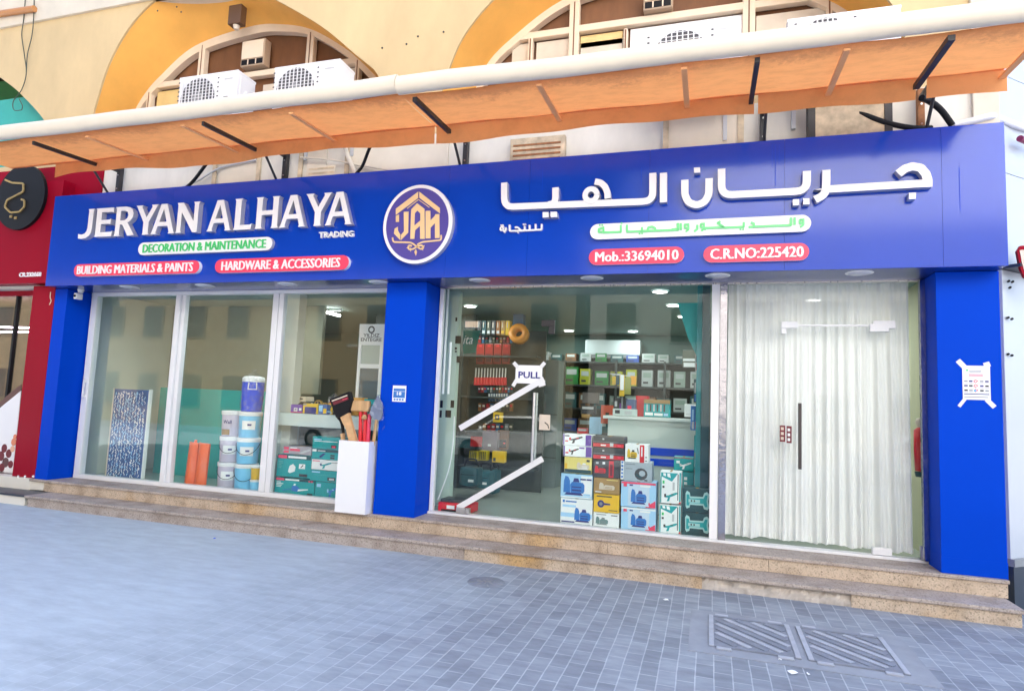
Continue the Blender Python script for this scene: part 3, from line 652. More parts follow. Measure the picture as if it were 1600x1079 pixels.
sg([(595, 688), (765, 682), (765, 642)], c4); sg([(805, 684), (850, 682), (850, 655), (825, 645)], c4); sg([(850, 680), (1160, 668), (1160, 605)], c4); sg([(1192, 603), (1192, 664)], c4)
sg([(1262, 620), (1236, 622), (1236, 652), (1258, 653)], c4, .019); sg([(1264, 612), (1264, 665), (1240, 684)], c4, .019)
for a, b in ((737, 703), (760, 702), (440, 702), ): sg([(a-7, b), (a+7, b)], c4, .014)
gm.build('lettering', ab)
# round emblem
em = MB(); ye = YF-.07; ecx, ecz = sx(652, 350, ye), sz(652, 350, ye); erx = (sx(706, 349, ye)-sx(598, 351, ye))/2; erz = (sz(652, 288.5, ye)-sz(652, 411, ye))/2
em.disc(ecx, ecz, erx, erz, YF-.001, ye, WHITE, WSIDE, 56)
e = em.build('emblem', sign)
MB().disc(ecx-.004, ecz, erx*.90, erz*.915, ye-.001, ye-.004, PURPLE, None, 56).build('disc', e)
mg = MB(); ee = lambda x, y_: (sx(420+x/5.3333, 240+y_/5.3333, ye), sz(420+x/5.3333, 240+y_/5.3333, ye))
def gpoly(pts): mg.prism([ee(*p) for p in pts][::-1], ye-.0045, ye-.012, GOLD)
def gst(pts, w_=.02, r=.02): mg.stroke(rnd([ee(*p) for p in pts], r), w_, ye-.0045, ye-.011-random.uniform(0, .003), GOLD)
gpoly([(1248, 320), (1248, 372), (1062, 512), (1062, 462)]); gpoly([(1258, 320), (1428, 455), (1428, 500), (1258, 372)])
gst([(1155, 460), (1250, 385), (1340, 450)], .008, .005)
gpoly([(1062, 522), (1088, 508), (1088, 570), (1062, 572)])
gpoly([(1128, 488), (1168, 486), (1164, 660), (1104, 722), (1104, 680), (1130, 650)]); gpoly([(1098, 722), (1046, 668), (1052, 628), (1078, 612), (1078, 640), (1098, 676)])
gpoly([(1182, 712), (1190, 468), (1240, 416), (1300, 462), (1302, 712), (1264, 712), (1264, 602), (1222, 640), (1216, 712)][::1])
gpoly([(1310, 480), (1348, 478), (1350, 560), (1388, 520), (1390, 508), (1424, 506), (1426, 704), (1388, 706), (1388, 580), (1350, 620), (1350, 708), (1310, 708)])
mg.prism([ee(1218, 600), ee(1222, 500), ee(1242, 478), ee(1266, 500), ee(1266, 560)][::-1], ye-.0125, ye-.0135, PURPLE)
gst([(1034, 700), (1038, 738), (1190, 742), (1270, 800), (1296, 785), (1280, 762), (1240, 775), (1200, 800), (1165, 800), (1165, 765), (1195, 770)], .018, .03)
gst([(1438, 680), (1440, 722), (1280, 738), (1240, 760)], .018, .03); gpoly([(1228, 798), (1238, 820), (1228, 852), (1216, 820)])
mg.build('monogram', e)

# ------------------------------------------------------------------ awning on its brackets
aw = thing('awning', 'long cream and orange canvas awning over the blue sign', 'awning', (3.7, -.5, 4.3))
xj = 4.03
fbm = MB()
def roll(mb, x0, x1, zc, h):
    n = 14; P = [(-1.45+.075*math.cos(math.pi/2+math.pi*2*i/n), zc+h/2*math.sin(math.pi/2+math.pi*2*i/n)) for i in range(n)]
    V = []; ns = max(2, int((x1-x0)/.5))
    for j in range(ns+1):
        x = x0+(x1-x0)*j/ns; sag = -.012*math.sin(math.pi*j/ns)+.006*math.sin(x*3.1)
        for p in P: V.append((x, p[0]+.006*math.sin(x*2.3), p[1]+sag))
    mb.add(V, [(j*n+i, (j+1)*n+i, (j+1)*n+(i+1) % n, j*n+(i+1) % n) for j in range(ns) for i in range(n)], AWNW, True)
    mb.add([V[i] for i in range(n)], [tuple(range(n))], AWNW); mb.add([V[ns*n+i] for i in range(n)], [tuple(range(n))], AWNW)
roll(fbm, -2.6, xj-.004, 4.425, .18); roll(fbm, xj+.004, 9.46, 4.405, .18)
fbm.build('front_roll', aw)
cm = MB()
def canvas(x0, x1, zf, zb_, dx=0):
    nx, ny = max(3, int((x1-x0)/.12)), 8; V = []
    for j in range(ny+1):
        for i in range(nx+1):
            x = x0+(x1-x0)*i/nx; t = j/ny; V.append((x+dx*t*(i/nx), -1.40+.85*t, zf+(zb_-zf)*t-.02*math.sin(math.pi*t)*abs(math.sin(x*2.2))+.006*math.sin(x*5+t*4)))
    cm.add(V, [(j*(nx+1)+i, j*(nx+1)+i+1, (j+1)*(nx+1)+i+1, (j+1)*(nx+1)+i) for j in range(ny) for i in range(nx)], CANVAS, True)
canvas(-2.6, xj-.01, 4.345, 4.405); canvas(xj+.01, 9.40, 4.325, 4.40)
cm.build('canvas', aw)
vm_ = MB()
for x0, x1, tear in ((-1.72, xj-.01, 0), (xj+.01, 7.36, 0), (7.395, 8.72, 0), (8.80, 9.40, 0)):
    n = max(3, int((x1-x0)/.1)); V = []
    for j in range(4):
        for i in range(n+1):
            x = x0+(x1-x0)*i/n; t = j/3; V.append((x, -.55+.05*t*math.sin(x*1.7)+.02*t*math.sin(x*6.1), 4.395-(.185+.012*math.sin(x*2.1))*t))
    vm_.add(V, [(j*(n+1)+i, j*(n+1)+i+1, (j+1)*(n+1)+i+1, (j+1)*(n+1)+i) for j in range(3) for i in range(n)], VALC, True)
vm_.build('valance', aw)
MB().box(-2.6, 9.38, -.565, -.53, 4.398, 4.43, VALC).build('back_bar', aw)
for x, wd in ((-.95, .03), (1.62, .03), (4.19, .045), (7.33, .04), (8.72, .05)):
    MB().box(x-wd/2, x+wd/2, -1.40, -.53, -.022, .022, DARK, 0, Matrix.Translation((0, 0, 4.355)) @ Matrix.Rotation(R(3.2), 4, 'X')).build('strut', aw)
for x in (-.08, 1.34, 2.76, 5.45, 6.74, 8.0, 9.36):
    MB().box(x-.025, x+.025, -1.40, -.53, -.006, .012, RIBM, 0, Matrix.Translation((0, 0, 4.352)) @ Matrix.Rotation(R(3.2), 4, 'X')).build('rib', aw)
for u, side in ((195, -1), (451, -1), (730, -1), (1191, 0), (1437, 1)):
    x = sx(u, 250, .07); b = MB()
    b.box(x-.03, x+.03, -.01, .054, 3.85, 4.56, DARK if side < 1 else RUST, .004).box(x-.02, x+.02, -.56, -.011, 4.44, 4.48, DARK)
    b.cyl((x, .0, 3.95), (x, -.50, 4.45), .016, .016, DARK, 8)
    for z in (4.0, 4.2, 4.4): b.cyl((x, -.011, z), (x, -.018, z), .01, .01, STEEL, 8)
    b.build('bracket', aw)
x = sx(1255, 200, .0); y0 = -.2
for u in (1265, 1383):
    x = sx(u, 200, 0); MB().box(x-.035, x+.035, -.13, -.02, 3.9, 4.46, DARK, .004).build('bracket', aw)

# ------------------------------------------------------------------ air conditioners over the awning
def ac_unit(name, x0, x1, ztop, label, h=.62, yf=-.5):
    t = thing(name, label, 'air conditioner', ((x0+x1)/2, yf, ztop-h), 'outdoor air conditioning units above the awning')
    zb = ztop-h; wd = x1-x0
    MB().box(x0, x1, yf, yf+.33, zb, ztop, ACW, .012).box(x0-.004, x1+.004, yf-.004, yf+.334, ztop-.03, ztop+.004, ACW, .008).build('casing', t)
    cxg = x0+wd*.34; czg = zb+h*.5; r = min(h*.44, wd*.31)
    g = MB(); g.disc(cxg, czg, r, r, yf-.001, yf-.003, ACG, None, 32)
    for k in range(10): q = cxg-r+2*r*(k+.5)/10; g.box(q-.006, q+.006, yf-.012, yf-.004, czg-r*1.05, czg+r*1.05, ACW)
    for k in range(13): q = czg-r+2*r*(k+.5)/13; g.box(cxg-r*1.08, cxg+r*1.08, yf-.0145, yf-.0125, q-.003, q+.003, ACW)
    for k in range(9):
        for s in (-1, 1): g.box(cxg+s*r*1.16-.012, cxg+s*r*1.16+.012, yf-.002, yf-.0005, czg-r+2*r*(k+.3)/9, czg-r+2*r*(k+.6)/9, ACG)
    g.build('fan_grille', t)
    MB().disc(cxg, czg, r*.3, r*.3, yf-.0035, yf-.0118, GREY, None, 20).build('fan_hub', t)
    MB().box(x0+wd*.79, x0+wd*.86, yf-.004, yf-.0005, zb+h*.42, zb+h*.46, BLACK).build('drain_slot', t); MB().box(x0+wd*.78, x0+wd*.92, yf-.002, yf-.0005, ztop-.11, ztop-.09, GREYL).build('badge', t)
    s = MB().box(x1+.0005, x1+.006, yf+.05, yf+.30, zb+.05, ztop-.06, ACW, .002); s.box(x1+.0062, x1+.03, yf+.14, yf+.28, zb+.12, ztop-.22, ACW, .012).box(x1+.0305, x1+.034, yf+.16, yf+.26, ztop-.28, ztop-.24, ACG)
    s.build('service_panel', t)
    for q in (x0+.12, x1-.12): MB().box(q-.02, q+.02, yf+.01, .098, zb-.04, zb-.001, GREYL).box(q-.02, q+.02, .058, .098, zb-.35, zb-.0402, GREYL).build('bracket', t)
    return t
ac_unit('air_conditioner', .28, 1.21, 5.43, 'white outdoor air conditioner, leftmost of the two under the left arch')
ac_unit('air_conditioner', 1.77, 2.70, 5.385, 'white outdoor air conditioner, right one of the two under the left arch')
ac_unit('air_conditioner', 6.36, 7.23, 5.235, 'white outdoor air conditioner under the middle of the right arch', .66)
ac_unit('air_conditioner', 7.66, 8.62, 5.14, 'white outdoor air conditioner low at right arch with only its top grille showing', .50)
# ventilator boxes set in the brown panels, lamp under the arch
def vent(u0, v0, u1, v1, label):
    p, q = spot(u0, v0, .62), spot(u1, v1, .62); t = thing('ventilator', label, 'ventilator', ((p.x+q.x)/2, .62, q.z))
    MB().box(p.x, q.x, .60, .74, q.z, p.z, mat('tan_box', (.46, .34, .24), .6), .012).build('casing', t)
    g = MB(); g.box(p.x+.02, q.x-.02, .596, .5995, q.z+.02, q.z+.10, BLACK)
    for k in range(1, 3): xx = p.x+(q.x-p.x)*k/3; g.box(xx-.008, xx+.008, .590, .5955, q.z+.02, q.z+.10, FRAMEC)
    g.box(p.x+.02, q.x-.02, .588, .5995, q.z+.115, p.z-.02, FRAMEC, .004); g.build('louvre', t)
vent(380, 66, 413, 101, 'small tan ventilator box in the brown panel of the left arch window')
vent(1006, -14, 1051, 12, 'dark ventilator box in the brown panel of the right arch window')
l = thing('wall_lamp', 'small brown square lamp hanging from the soffit of the left arch', 'lamp', (sx(370, 30, .35), .35, sz(370, 30, .35)))
p, q = spot(362, 18, .35), spot(379, 44, .35)
MB().box(p.x, q.x, .29, .41, q.z+.05, p.z+.05, mat('lamp_brown', (.12, .06, .03), .5), .01).build('housing', l); MB().cyl(((p.x+q.x)/2, .35, q.z+.05), ((p.x+q.x)/2, .35, q.z-.01), .05, .035, PALEP, 12).build('lens', l)
# cables and pipes on the wall and the sign
def cable(pts, r, m_, name, label, cat='cable', seg=8):
    o = MB().tube([spot(u, v, y) for u, v, y in pts], r, m_, seg); return solo(o, name, label, cat)
cable([(282, 300, -.1), (300, 285, -.08), (318, 262, -.15), (330, 244, -.3)], .022, BLACK, 'cable', 'thick black cable bending up behind the sign above the letter N')
cable([(262, 302, .0), (290, 290, .02), (310, 282, .03), (345, 262, .04), (400, 250, .04)], .013, GREYL, 'conduit', 'thin grey conduit sloping over the wall above the left letters', 'conduit')
cable([(556, 272, -.05), (566, 260, -.06), (574, 240, -.15), (580, 225, -.3)], .02, BLACK, 'cable', 'black cable rising beside the pale pipe above the letters HAYA')
cable([(536, 215, -.2), (542, 240, -.05), (556, 272, -.03)], .03, CREAM, 'pipe', 'cream drain pipe slanting down to the sign above the letters HAYA', 'pipe')
cable([(470, 246, .0), (520, 250, .02), (560, 258, .03), (625, 268, .03)], .012, CREAM, 'conduit', 'thin cream conduit running right along the wall left of the emblem', 'conduit')
cable([(1262, 150, -.25), (1290, 160, -.12), (1315, 170, -.05), (1345, 178, -.1), (1385, 192, -.12), (1425, 200, -.1), (1455, 200, -.02)], .026, BLACK, 'cable', 'long thick black cable drooping behind the top edge of the sign')
cable([(1440, 153, -.3), (1452, 158, -.22), (1470, 172, -.15), (1488, 196, -.1)], .03, BLACK, 'cable', 'thick black cable arching down at the right end of the awning')
cable([(1490, 196, .05), (1520, 189, .05), (1547, 182, .05), (1556, 184, .10), (1585, 195, .22), (1612, 203, .42)], .035, PIPEW, 'pipe', 'white pipe with an elbow over the right top corner of the sign', 'pipe')
o = MB(); 
for pts in ([(40, -10, .05), (37, 30, .05), (34, 55, .05), (38, 85, .05), (41, 115, .05), (34, 140, .05), (21, 158, .03), (22, 172, .03), (34, 172, .03)], [(53, -10, .05), (53, 20, .05), (50, 55, .05), (43, 85, .05), (41, 115, .05)], [(30, 155, .05), (35, 165, .05), (34, 172, .04)]):
    o.tube([spot(*p) for p in pts], .007, OLIVE, 6)
solo(o, 'hanging_wires', 'two thin wires dangling down the peach wall at far left', 'wires')
p = spot(54, 14, .02); q = spot(-40, 28, .02); solo(MB().tube([(p.x, .02, p.z), (q.x, .02, q.z)], .05, mat('copper_paint', (.55, .24, .08), .5), 10), 'pipe', 'short horizontal copper coloured pipe on the wall at top left', 'pipe')
for u, v in ((127, 448),):
    p = spot(u, v, .1); c = thing('security_camera', 'small white security camera under the left end of the sign', 'camera', (p.x, .1, 2.75))
    MB().cyl((p.x, .1, 2.751), (p.x, .1, 2.70), .045, .03, ACW, 14).build('mount', c); MB().box(p.x-.03, p.x+.03, .02, .12, 2.60, 2.69, ACW, .012).cyl((p.x, .019, 2.645), (p.x, .012, 2.645), .02, .02, BLACK, 12).build('body', c)
# downlights in the blue soffit
proto = None
for i in range(8):
    x = -.79+1.307*i
    if proto is None:
        proto = thing('downlight', 'x', 'downlight', (x, -.01, 2.75), 'round downlights in the blue soffit')
        MB().lathe(x, -.01, [(.0, 2.744), (.11, 2.744), (.125, 2.748), (.125, 2.752)], ACW, 28).build('rim', proto); MB().lathe(x, -.01, [(0, 2.741), (.10, 2.741), (.10, 2.7438)], LENS, 28).build('lens', proto)
        r_ = proto
    else: r_ = dup(proto, (x, -.01, 2.75), 'x')
    r_['label'] = ['first downlight from the left, under the letters JERYAN', 'second downlight from the left, under the letters ALHAYA', 'third downlight from the left, under the HARDWARE badge',
                   'downlight just left of the blue middle pillar', 'downlight just right of the blue middle pillar', 'downlight above the middle of the tall fixed glass pane', 'downlight above the white post left of the curtain', 'downlight above the curtained glass door'][i]

# ------------------------------------------------------------------ papers on pillars and doors
INKG = mat('print_grey', (.30, .31, .36), .6); INKR = mat('print_red', (.75, .08, .12), .6); INKB = mat('print_sky', (.05, .45, .85), .6); INKP = mat('print_pink', (.85, .45, .50), .6); TAPEM = mat('white_tape', (.80, .80, .80), .5)
def tape(mb, cx, cz, l, wd, ang, y): mb.box(-l/2, l/2, -.0006, 0, -wd/2, wd/2, TAPEM, 0, Matrix.Translation((cx, y, cz)) @ Matrix.Rotation(ang, 4, 'Y'))
nt_ = MB(); x0, x1, z0, z1, y = 9.196, 9.412, 1.562, 1.872, -.0031
nt_.box(x0, x1, y-.001, y, z0, z1, PWHITE); y -= .0012
nt_.box(x0+.05, x0+.15, y-.0004, y, z1-.05, z1-.044, INKG).box(x0+.055, x0+.145, y-.0004, y, z1-.062, z1-.056, INKG).box(x0+.03, x0+.045, y-.0004, y, z1-.05, z1-.036, GREEN)
nt_.box(x0+.05, x0+.16, y-.0004, y, z1-.10, z1-.075, INKP)
for r_ in range(3):
    zz = z1-.135-.042*r_
    for c_ in (0.012, .05, .135, .175): nt_.box(x0+c_, x0+c_+.028, y-.0004, y, zz-.014, zz, [BLACK, INKG, NAVY][(r_+int(c_*100)) % 3]); nt_.box(x0+c_, x0+c_+.03, y-.0004, y, zz-.026, zz-.022, INKG)
    nt_.stroke([(x0+.085, zz-.012), (x0+.10, zz+.006), (x0+.118, zz-.004), (x0+.10, zz-.02), (x0+.09, zz-.01)], .006, y, y-.0004, INKR)
nt_.box(x0+.086, x0+.106, y-.0005, y-.0001, z0+.075, z0+.09, INKB); nt_.box(x0+.01, x1-.01, y-.0004, y, z0+.047, z0+.055, NAVY); nt_.box(x0+.01, x1-.02, y-.0004, y, z0+.02, z0+.028, INKG)
for cx, cz, l, wd, an in ((x0-.004, z1+.012, .09, .045, R(50)), (x1-.022, z1+.012, .05, .045, R(-20)), (x0-.004, z0-.025, .10, .028, R(-55)), (x1-.002, z0-.028, .09, .04, R(48))): tape(nt_, cx, cz, l, wd, an, -.003)
solo(nt_, 'notice', 'printed safety notice taped by its corners to right blue pillar', 'notice')
nb = MB(); x0, x1, z0, z1, y = 3.402, 3.578, 1.318, 1.508, -.0031
nb.box(x0, x1, y-.001, y, z0, z1, PWHITE).box(x0+.012, x1-.012, y-.0016, y-.0011, z0+.045, z1-.035, MBLUE).box(x0+.012, x1-.012, y-.002, y-.0017, z1-.07, z1-.066, PWHITE)
nb.text('18', (x0+x1)/2-.03, (x0+x1)/2+.03, z0+.075, z0+.115, y-.002, PWHITE, .0006, .03)
for k in range(4): nb.box(x0+.02+.035*k, x0+.045+.035*k, y-.0016, y-.0011, z0+.015, z0+.035, MBLUE)
solo(nb, 'notice', 'small blue and white number notice on the middle blue pillar', 'notice')
ps = MB(); p0, p1 = spot(806, 570, .39), spot(846.5, 599.5, .39); x0, x1, z0, z1, y = p0.x, p1.x, p1.z, p0.z, .3935
ps.box(x0, x1, y-.001, y, z0, z1, PWHITE); ps.text('PULL', x0+.035, x1-.02, z0+.06, z1-.075, y-.001, NAVY, .0008, .03)
for cx, cz, an in ((x0, z1, R(45)), (x1, z1+.005, R(-50)), (x0-.005, z0, R(-60)), (x1, z0-.005, R(-20))): tape(ps, cx, cz, .085, .045, an, y-.0012)
solo(ps, 'pull_sign', 'white paper with the word PULL taped to the left glass door', 'sign')
for (a, b, lab) in (((718, 669), (850, 592), 'upper diagonal strip of white tape across the left glass door'), ((715, 793), (848, 716), 'lower diagonal strip of white tape across the left glass door')):
    p, q = spot(*a, .39), spot(*b, .39); solo(MB().stroke([(p.x, p.z), (q.x, q.z)], .068, .3915, .3905, TAPEM), 'tape_strip', lab, 'tape', 'white tape strips on the left glass door')
p, q = spot(843, 647, .39), spot(859, 672, .39); solo(MB().box(p.x, q.x, .391, .3932, q.z, p.z, PALEP).stroke([((p.x+q.x)/2, q.z+.09), ((p.x+q.x)/2+.04, q.z+.06), ((p.x+q.x)/2+.05, q.z+.02)], .012, .391, .3903, BLACK), 'sticker', 'pale sticker with a dark curl beside the long steel door handle', 'sticker')
for u0, u1, v0, v1, lab, m_ in ((1218.5, 1227, 664, 690, 'pale and maroon sticker left of the seam of the curtained door', PALEP), (1229, 1237, 665, 692, 'maroon sticker with white marks right of the seam of the curtained door', PWHITE)):
    p, q = spot(u0, v0, .39), spot(u1, v1, .39); s = MB().box(p.x, q.x, .391, .3932, q.z, p.z, MAROON)
    for k in range(3): s.box(p.x+.01, q.x-.015, .3902, .391, q.z+.02+.05*k, q.z+.05+.05*k, m_)
    solo(s, 'sticker', lab, 'sticker')

# ------------------------------------------------------------------ manhole, drain lid, litter
IRON = mat('grey_iron', (.23, .25, .30), .6, var=.25, vscale=7); IRONL = mat('iron_worn_edge', (.42, .44, .50), .55, var=.2, vscale=9); CEM = mat('cement_surround', (.31, .33, .37), .85, var=.2, vscale=3)
mh = thing('manhole_cover', 'double rectangular iron manhole cover with diagonal ribs in paving', 'manhole cover', (7.62, -1.53, -.30))
MB().box(6.86, 8.40, -2.02, -1.06, -.31, -.2955, CEM).build('surround', mh)
for x0, x1 in ((7.0, 7.60), (7.645, 8.25)):
    c = MB().box(x0, x1, -1.885, -1.175, -.2952, -.290, IRON)
    for a, b, c_, d in ((x0, x0+.035, -1.885, -1.175), (x1-.035, x1, -1.885, -1.175)): c.box(a, b, c_, d, -.2898, -.283, IRONL, .003)
    for a, b in ((-1.885, -1.85), (-1.21, -1.175)): c.box(x0+.036, x1-.036, a, b, -.2897, -.284, IRON, .003)
    ww, hh = x1-x0-.10, .61
    for k in range(-6, 7):
        s = k*.105; pts = []
        for t in np.linspace(-.6, .6, 60):
            X_, Y_ = t+s*.5, -t*1.02+s*.5
            if abs(X_) < ww/2 and abs(Y_) < hh/2: pts.append((X_, Y_))
        if len(pts) > 4:
            a, b = pts[0], pts[-1]; cx, cy_ = (x0+x1)/2, -1.53; L_ = math.hypot(b[0]-a[0], b[1]-a[1])
            c.box(-L_/2, L_/2, -.022, .022, -.2896, -.2835, IRONL if k % 2 else IRON, .003, Matrix.Translation((cx+(a[0]+b[0])/2, cy_+(a[1]+b[1])/2, 0)) @ Matrix.Rotation(math.atan2(b[1]-a[1], b[0]-a[0]), 4, 'Z'))
    c.build('lid', mh)
    for xx in (x0+.05, x1-.15):
        for ya in (-1.172, -1.93): MB().box(xx, xx+.10, ya, ya+.042, -.2952, -.284, IRONL, .003).build('lug', mh)
dl = MB(); dl.lathe(5.04, -1.06, [(0, -.2945), (.17, -.2945), (.175, -.2985)], IRON, 28)
for k in range(14): a = k*2.4; r_ = .02+.010*k; dl.box(-.028, .028, -.007, .007, -.2943, -.2915, GREY, 0, Matrix.Translation((5.04+r_*math.cos(a), -1.06+r_*math.sin(a), 0)) @ Matrix.Rotation(a, 4, 'Z'))
solo(dl, 'drain_lid', 'small round patterned drain lid in the paving in front of steps', 'drain lid')
for i, (u, v, s, lab) in enumerate(((1238, 1050, .035, 'white crumpled paper scrap below the manhole cover'), (1263, 1053, .018, 'tiny white scrap right of the crumpled paper below the manhole'), (1219, 1030, .016, 'tiny white pebble on the lower edge of the manhole surround'), (1040, 937, .03, 'flat pale scrap left of the manhole cover'), (335, 841, .022, 'small blue bottle cap on the paving by the left steps'))):
    d = fw+rt*((u-800)/FPX)-up*((v-539.5)/FPX); p = CAM+d*((-.298-CAM.z)/d.z); o = MB(); n = 7
    V = [(p.x+s*random.uniform(.6, 1.1)*math.cos(t*6.283/n), p.y+s*random.uniform(.6, 1.1)*math.sin(t*6.283/n), -.298+random.uniform(.001, .01)) for t in range(n)]+[(p.x, p.y, -.298+s*.5)]
    o.add(V, [(k, (k+1) % n, n) for k in range(n)]+[tuple(range(n))[::-1]], CBLUE if i == 4 else PWHITE); solo(o, 'litter', lab, 'litter')

# ------------------------------------------------------------------ goods: cartons in the windows
def cq(ox, oy, k): return lambda x, y_: (ox+x/k, oy+y_/k)
RW = cq(860, 630, 4.317); LW = cq(420, 640, 5.995); LC = cq(420, 480, 5.995); BK = cq(320, 560, 4.907); RR = cq(640, 430, 4.315); RL = cq(640, 630, 4.315); RM = cq(860, 430, 4.317)
def pump(a, b, c, d, m1, m2):        # little machine drawn on a carton: motor, volute, foot
    W_, H_ = b-a, d-c; f = lambda pts: [(a+p[0]*W_, c+p[1]*H_) for p in pts]
    return [('p', f([(.05, .0), (.95, .0), (.85, .12), (.15, .12)]), m2), ('p', f([(.35, .12), (.95, .12), (1, .25), (1, .55), (.92, .68), (.4, .7), (.32, .55)]), m1),
            ('p', f([(.0, .12), (.33, .12), (.30, .75), (.22, .95), (.08, 1), (.02, .75)]), m1), ('r', a+.40*W_, a+.85*W_, c+.22*H_, c+.30*H_, m2), ('r', a+.40*W_, a+.85*W_, c+.40*H_, c+.46*H_, m2), ('p', f([(.45, .70), (.75, .70), (.70, .9), (.5, .9)]), m2)]
def drill(a, b, c, d, m1, m2):       # tool with handle
    W_, H_ = b-a, d-c; f = lambda pts: [(a+p[0]*W_, c+p[1]*H_) for p in pts]
    return [('p', f([(0, .55), (.3, .6), (.7, .85), (.95, .95), (1, .8), (.75, .62), (.35, .38), (.05, .38)]), m1), ('p', f([(.3, .42), (.45, .48), (.38, .05), (.18, .0)]), m1), ('p', f([(0, .4), (.15, .45), (.12, .75), (-.02, .7)]), m2), ('r', a+.5*W_, a+.7*W_, c+.66*H_, c+.74*H_, m2)]
def saw(a, b, c, d, m1, m2):
    W_, H_ = b-a, d-c; f = lambda pts: [(a+p[0]*W_, c+p[1]*H_) for p in pts]
    return [('p', f([(.35, .25), (.62, .2), (.68, .55), (.55, .8), (.38, .75)]), m1), ('p', f([(.6, .25), (1, .45), (1, .55), (.62, .45)]), m2), ('p', f([(.0, .2), (.36, .45), (.36, .52), (.0, .26)]), m1), ('p', f([(.42, .8), (.5, .8), (.52, 1), (.46, 1)]), m2)]
def lines(a, b, c, d, n, m1):
    o = []; h = (d-c)/n
    for i in range(n): o.append(('r', a, a+(b-a)*random.uniform(.55, 1), c+h*(i+.2), c+h*(i+.65), m1))
    return o
def carton(label, q, base, art=(), conv=RW, y=.50, depth=.26, name='carton', cat='box', group=None, side=None, lid=None):
    u0, v0 = conv(q[0], q[1]); u1, v1 = conv(q[2], q[3]); um, vm = (u0+u1)/2, (v0+v1)/2
    x0, x1 = sx(u0, vm, y)+.003, sx(u1, vm, y)-.003; z0, z1 = max(.021, sz(um, v1, y)), sz(um, v0, y)-.002
    b = MB(); b.box(x0, x1, y, y+depth, z0, z1, base, .004)
    if side: b.box(x1+.0003, x1+.0012, y+.006, y+depth-.006, z0+.006, z1-.006, side)
    for i, a in enumerate(art):
        ya, yb = y-.0004, y-.0010-.0005*i
        X_ = lambda t: x0+.004+t*(x1-x0-.008); Z_ = lambda t: z0+.004+t*(z1-z0-.008)
        if a[0] == 'r': b.box(X_(a[1]), X_(a[2]), yb, ya, Z_(a[3]), Z_(a[4]), a[5])
        elif a[0] == 'p': b.prism([(X_(p[0]), Z_(p[1])) for p in a[1]], ya, yb, a[2])
        elif a[0] == 't': b.text(a[1], X_(a[2]), X_(a[3]), Z_(a[4]), Z_(a[5]), ya-.0005*i, a[6], .0012)
    b.box(x0+(x1-x0)*.45, x0+(x1-x0)*.55, y+.002, y+depth-.002, z1+.0002, z1+.0008, KRAFT if not lid else lid)
    return solo(b, name, label, cat, group)
P = lambda *a, **k: carton(*a, **k)
VIOL = mat('carton_violet', (.14, .05, .35), .5); GREYC = mat('carton_grey', (.40, .46, .52), .5); CHAR = mat('carton_charcoal', (.05, .05, .055), .5); YC = mat('carton_yellow', (.85, .70, .22), .5); YC2 = mat('carton_deep_yellow', (.85, .50, .02), .5)
gr = 'tool and pump boxes stacked behind the glass'
grinder = lambda m: drill(.22, .70, .15, .9, BLACK, m)
P('white box with red and black grinder and purple ends, topmost of its stack', (82, 207, 280, 284), PWHITE, [('r', .80, 1, 0, 1, VIOL), ('r', 0, .05, 0, 1, VIOL), ('r', .06, .22, .8, .92, BLACK), ('r', .07, .18, .3, .42, REDP)]+grinder(REDP), group=gr)
P('white grinder box with purple ends, second from the top above the yellow box', (84, 285, 283, 360), PWHITE, [('r', .79, 1, 0, 1, VIOL), ('r', 0, .05, 0, 1, VIOL), ('r', .56, .74, .78, .92, VIOL), ('r', .07, .18, .25, .4, REDP)]+drill(.2, .55, .15, .85, BLACK, REDP), group=gr)
P('pale yellow box with a dark green lower band and a pale machine outline', (92, 362, 280, 472), YC, [('r', 0, 1, 0, .24, TEALD), ('r', .82, .94, .76, .9, CHAR), ('r', 0, .10, .24, .6, YC2)]+pump(.46, .92, .26, .72, PALEP, PWHITE), group=gr)
P('white box with a large dark blue pump, under the yellow and green box', (68, 475, 285, 640), LBLUE, [('r', .0, 1, .0, .05, PWHITE), ('r', .64, 1, .1, .95, PWHITE)]+pump(.08, .76, .12, .92, MBLUE, NAVY)+[('r', .62, .80, .78, .84, NAVY), ('r', .82, .98, .78, .84, NAVY), ('r', .72, .95, .12, .2, LBLUE)], group=gr)
P('white box with a blue water pump, at the bottom left of the stacks', (66, 642, 285, 820), PWHITE, [('r', .05, .12, .84, .95, MBLUE), ('r', .15, .5, .86, .92, MBLUE), ('r', .05, .48, .66, .75, LBLUE), ('r', 0, 1, .25, .42, LBLUE)]+pump(.44, .95, .08, .66, MBLUE, NAVY)+[('r', .03, .45, .03, .08, NAVY)], group=gr)
for q, lab in (((285, 222, 500, 298), 'black tool case with a red lower band, topmost of the second stack'), ((285, 299, 500, 380), 'black tool case with a red lower band, second from top of its stack')):
    P(lab, q, CHAR, [('r', 0, 1, .02, .36, REDP), ('r', .55, .66, .1, .42, GREYL), ('r', .25, .42, .12, .24, PWHITE), ('r', .8, .9, .12, .28, PINK), ('r', 0, 1, .48, .52, GREY), ('r', .3, .36, .7, .85, GREYL)], group=gr, depth=.3)
P('black box with red tool set picture and a red side strip', (285, 382, 470, 500), CHAR, [('r', .60, .78, 0, 1, REDP)]+pump(.06, .48, .18, .68, REDP, CHAR)+[('r', .1, .2, .78, .9, GREYL), ('r', .35, .45, .78, .92, PWHITE), ('r', .64, .74, .1, .8, MAROON)], group=gr)
P('narrow white and blue striped box end between two stacks of boxes', (472, 385, 496, 512), PWHITE, [('r', .1, .9, .08+.2*k, .2+.2*k, MBLUE) for k in range(5)], group=gr)
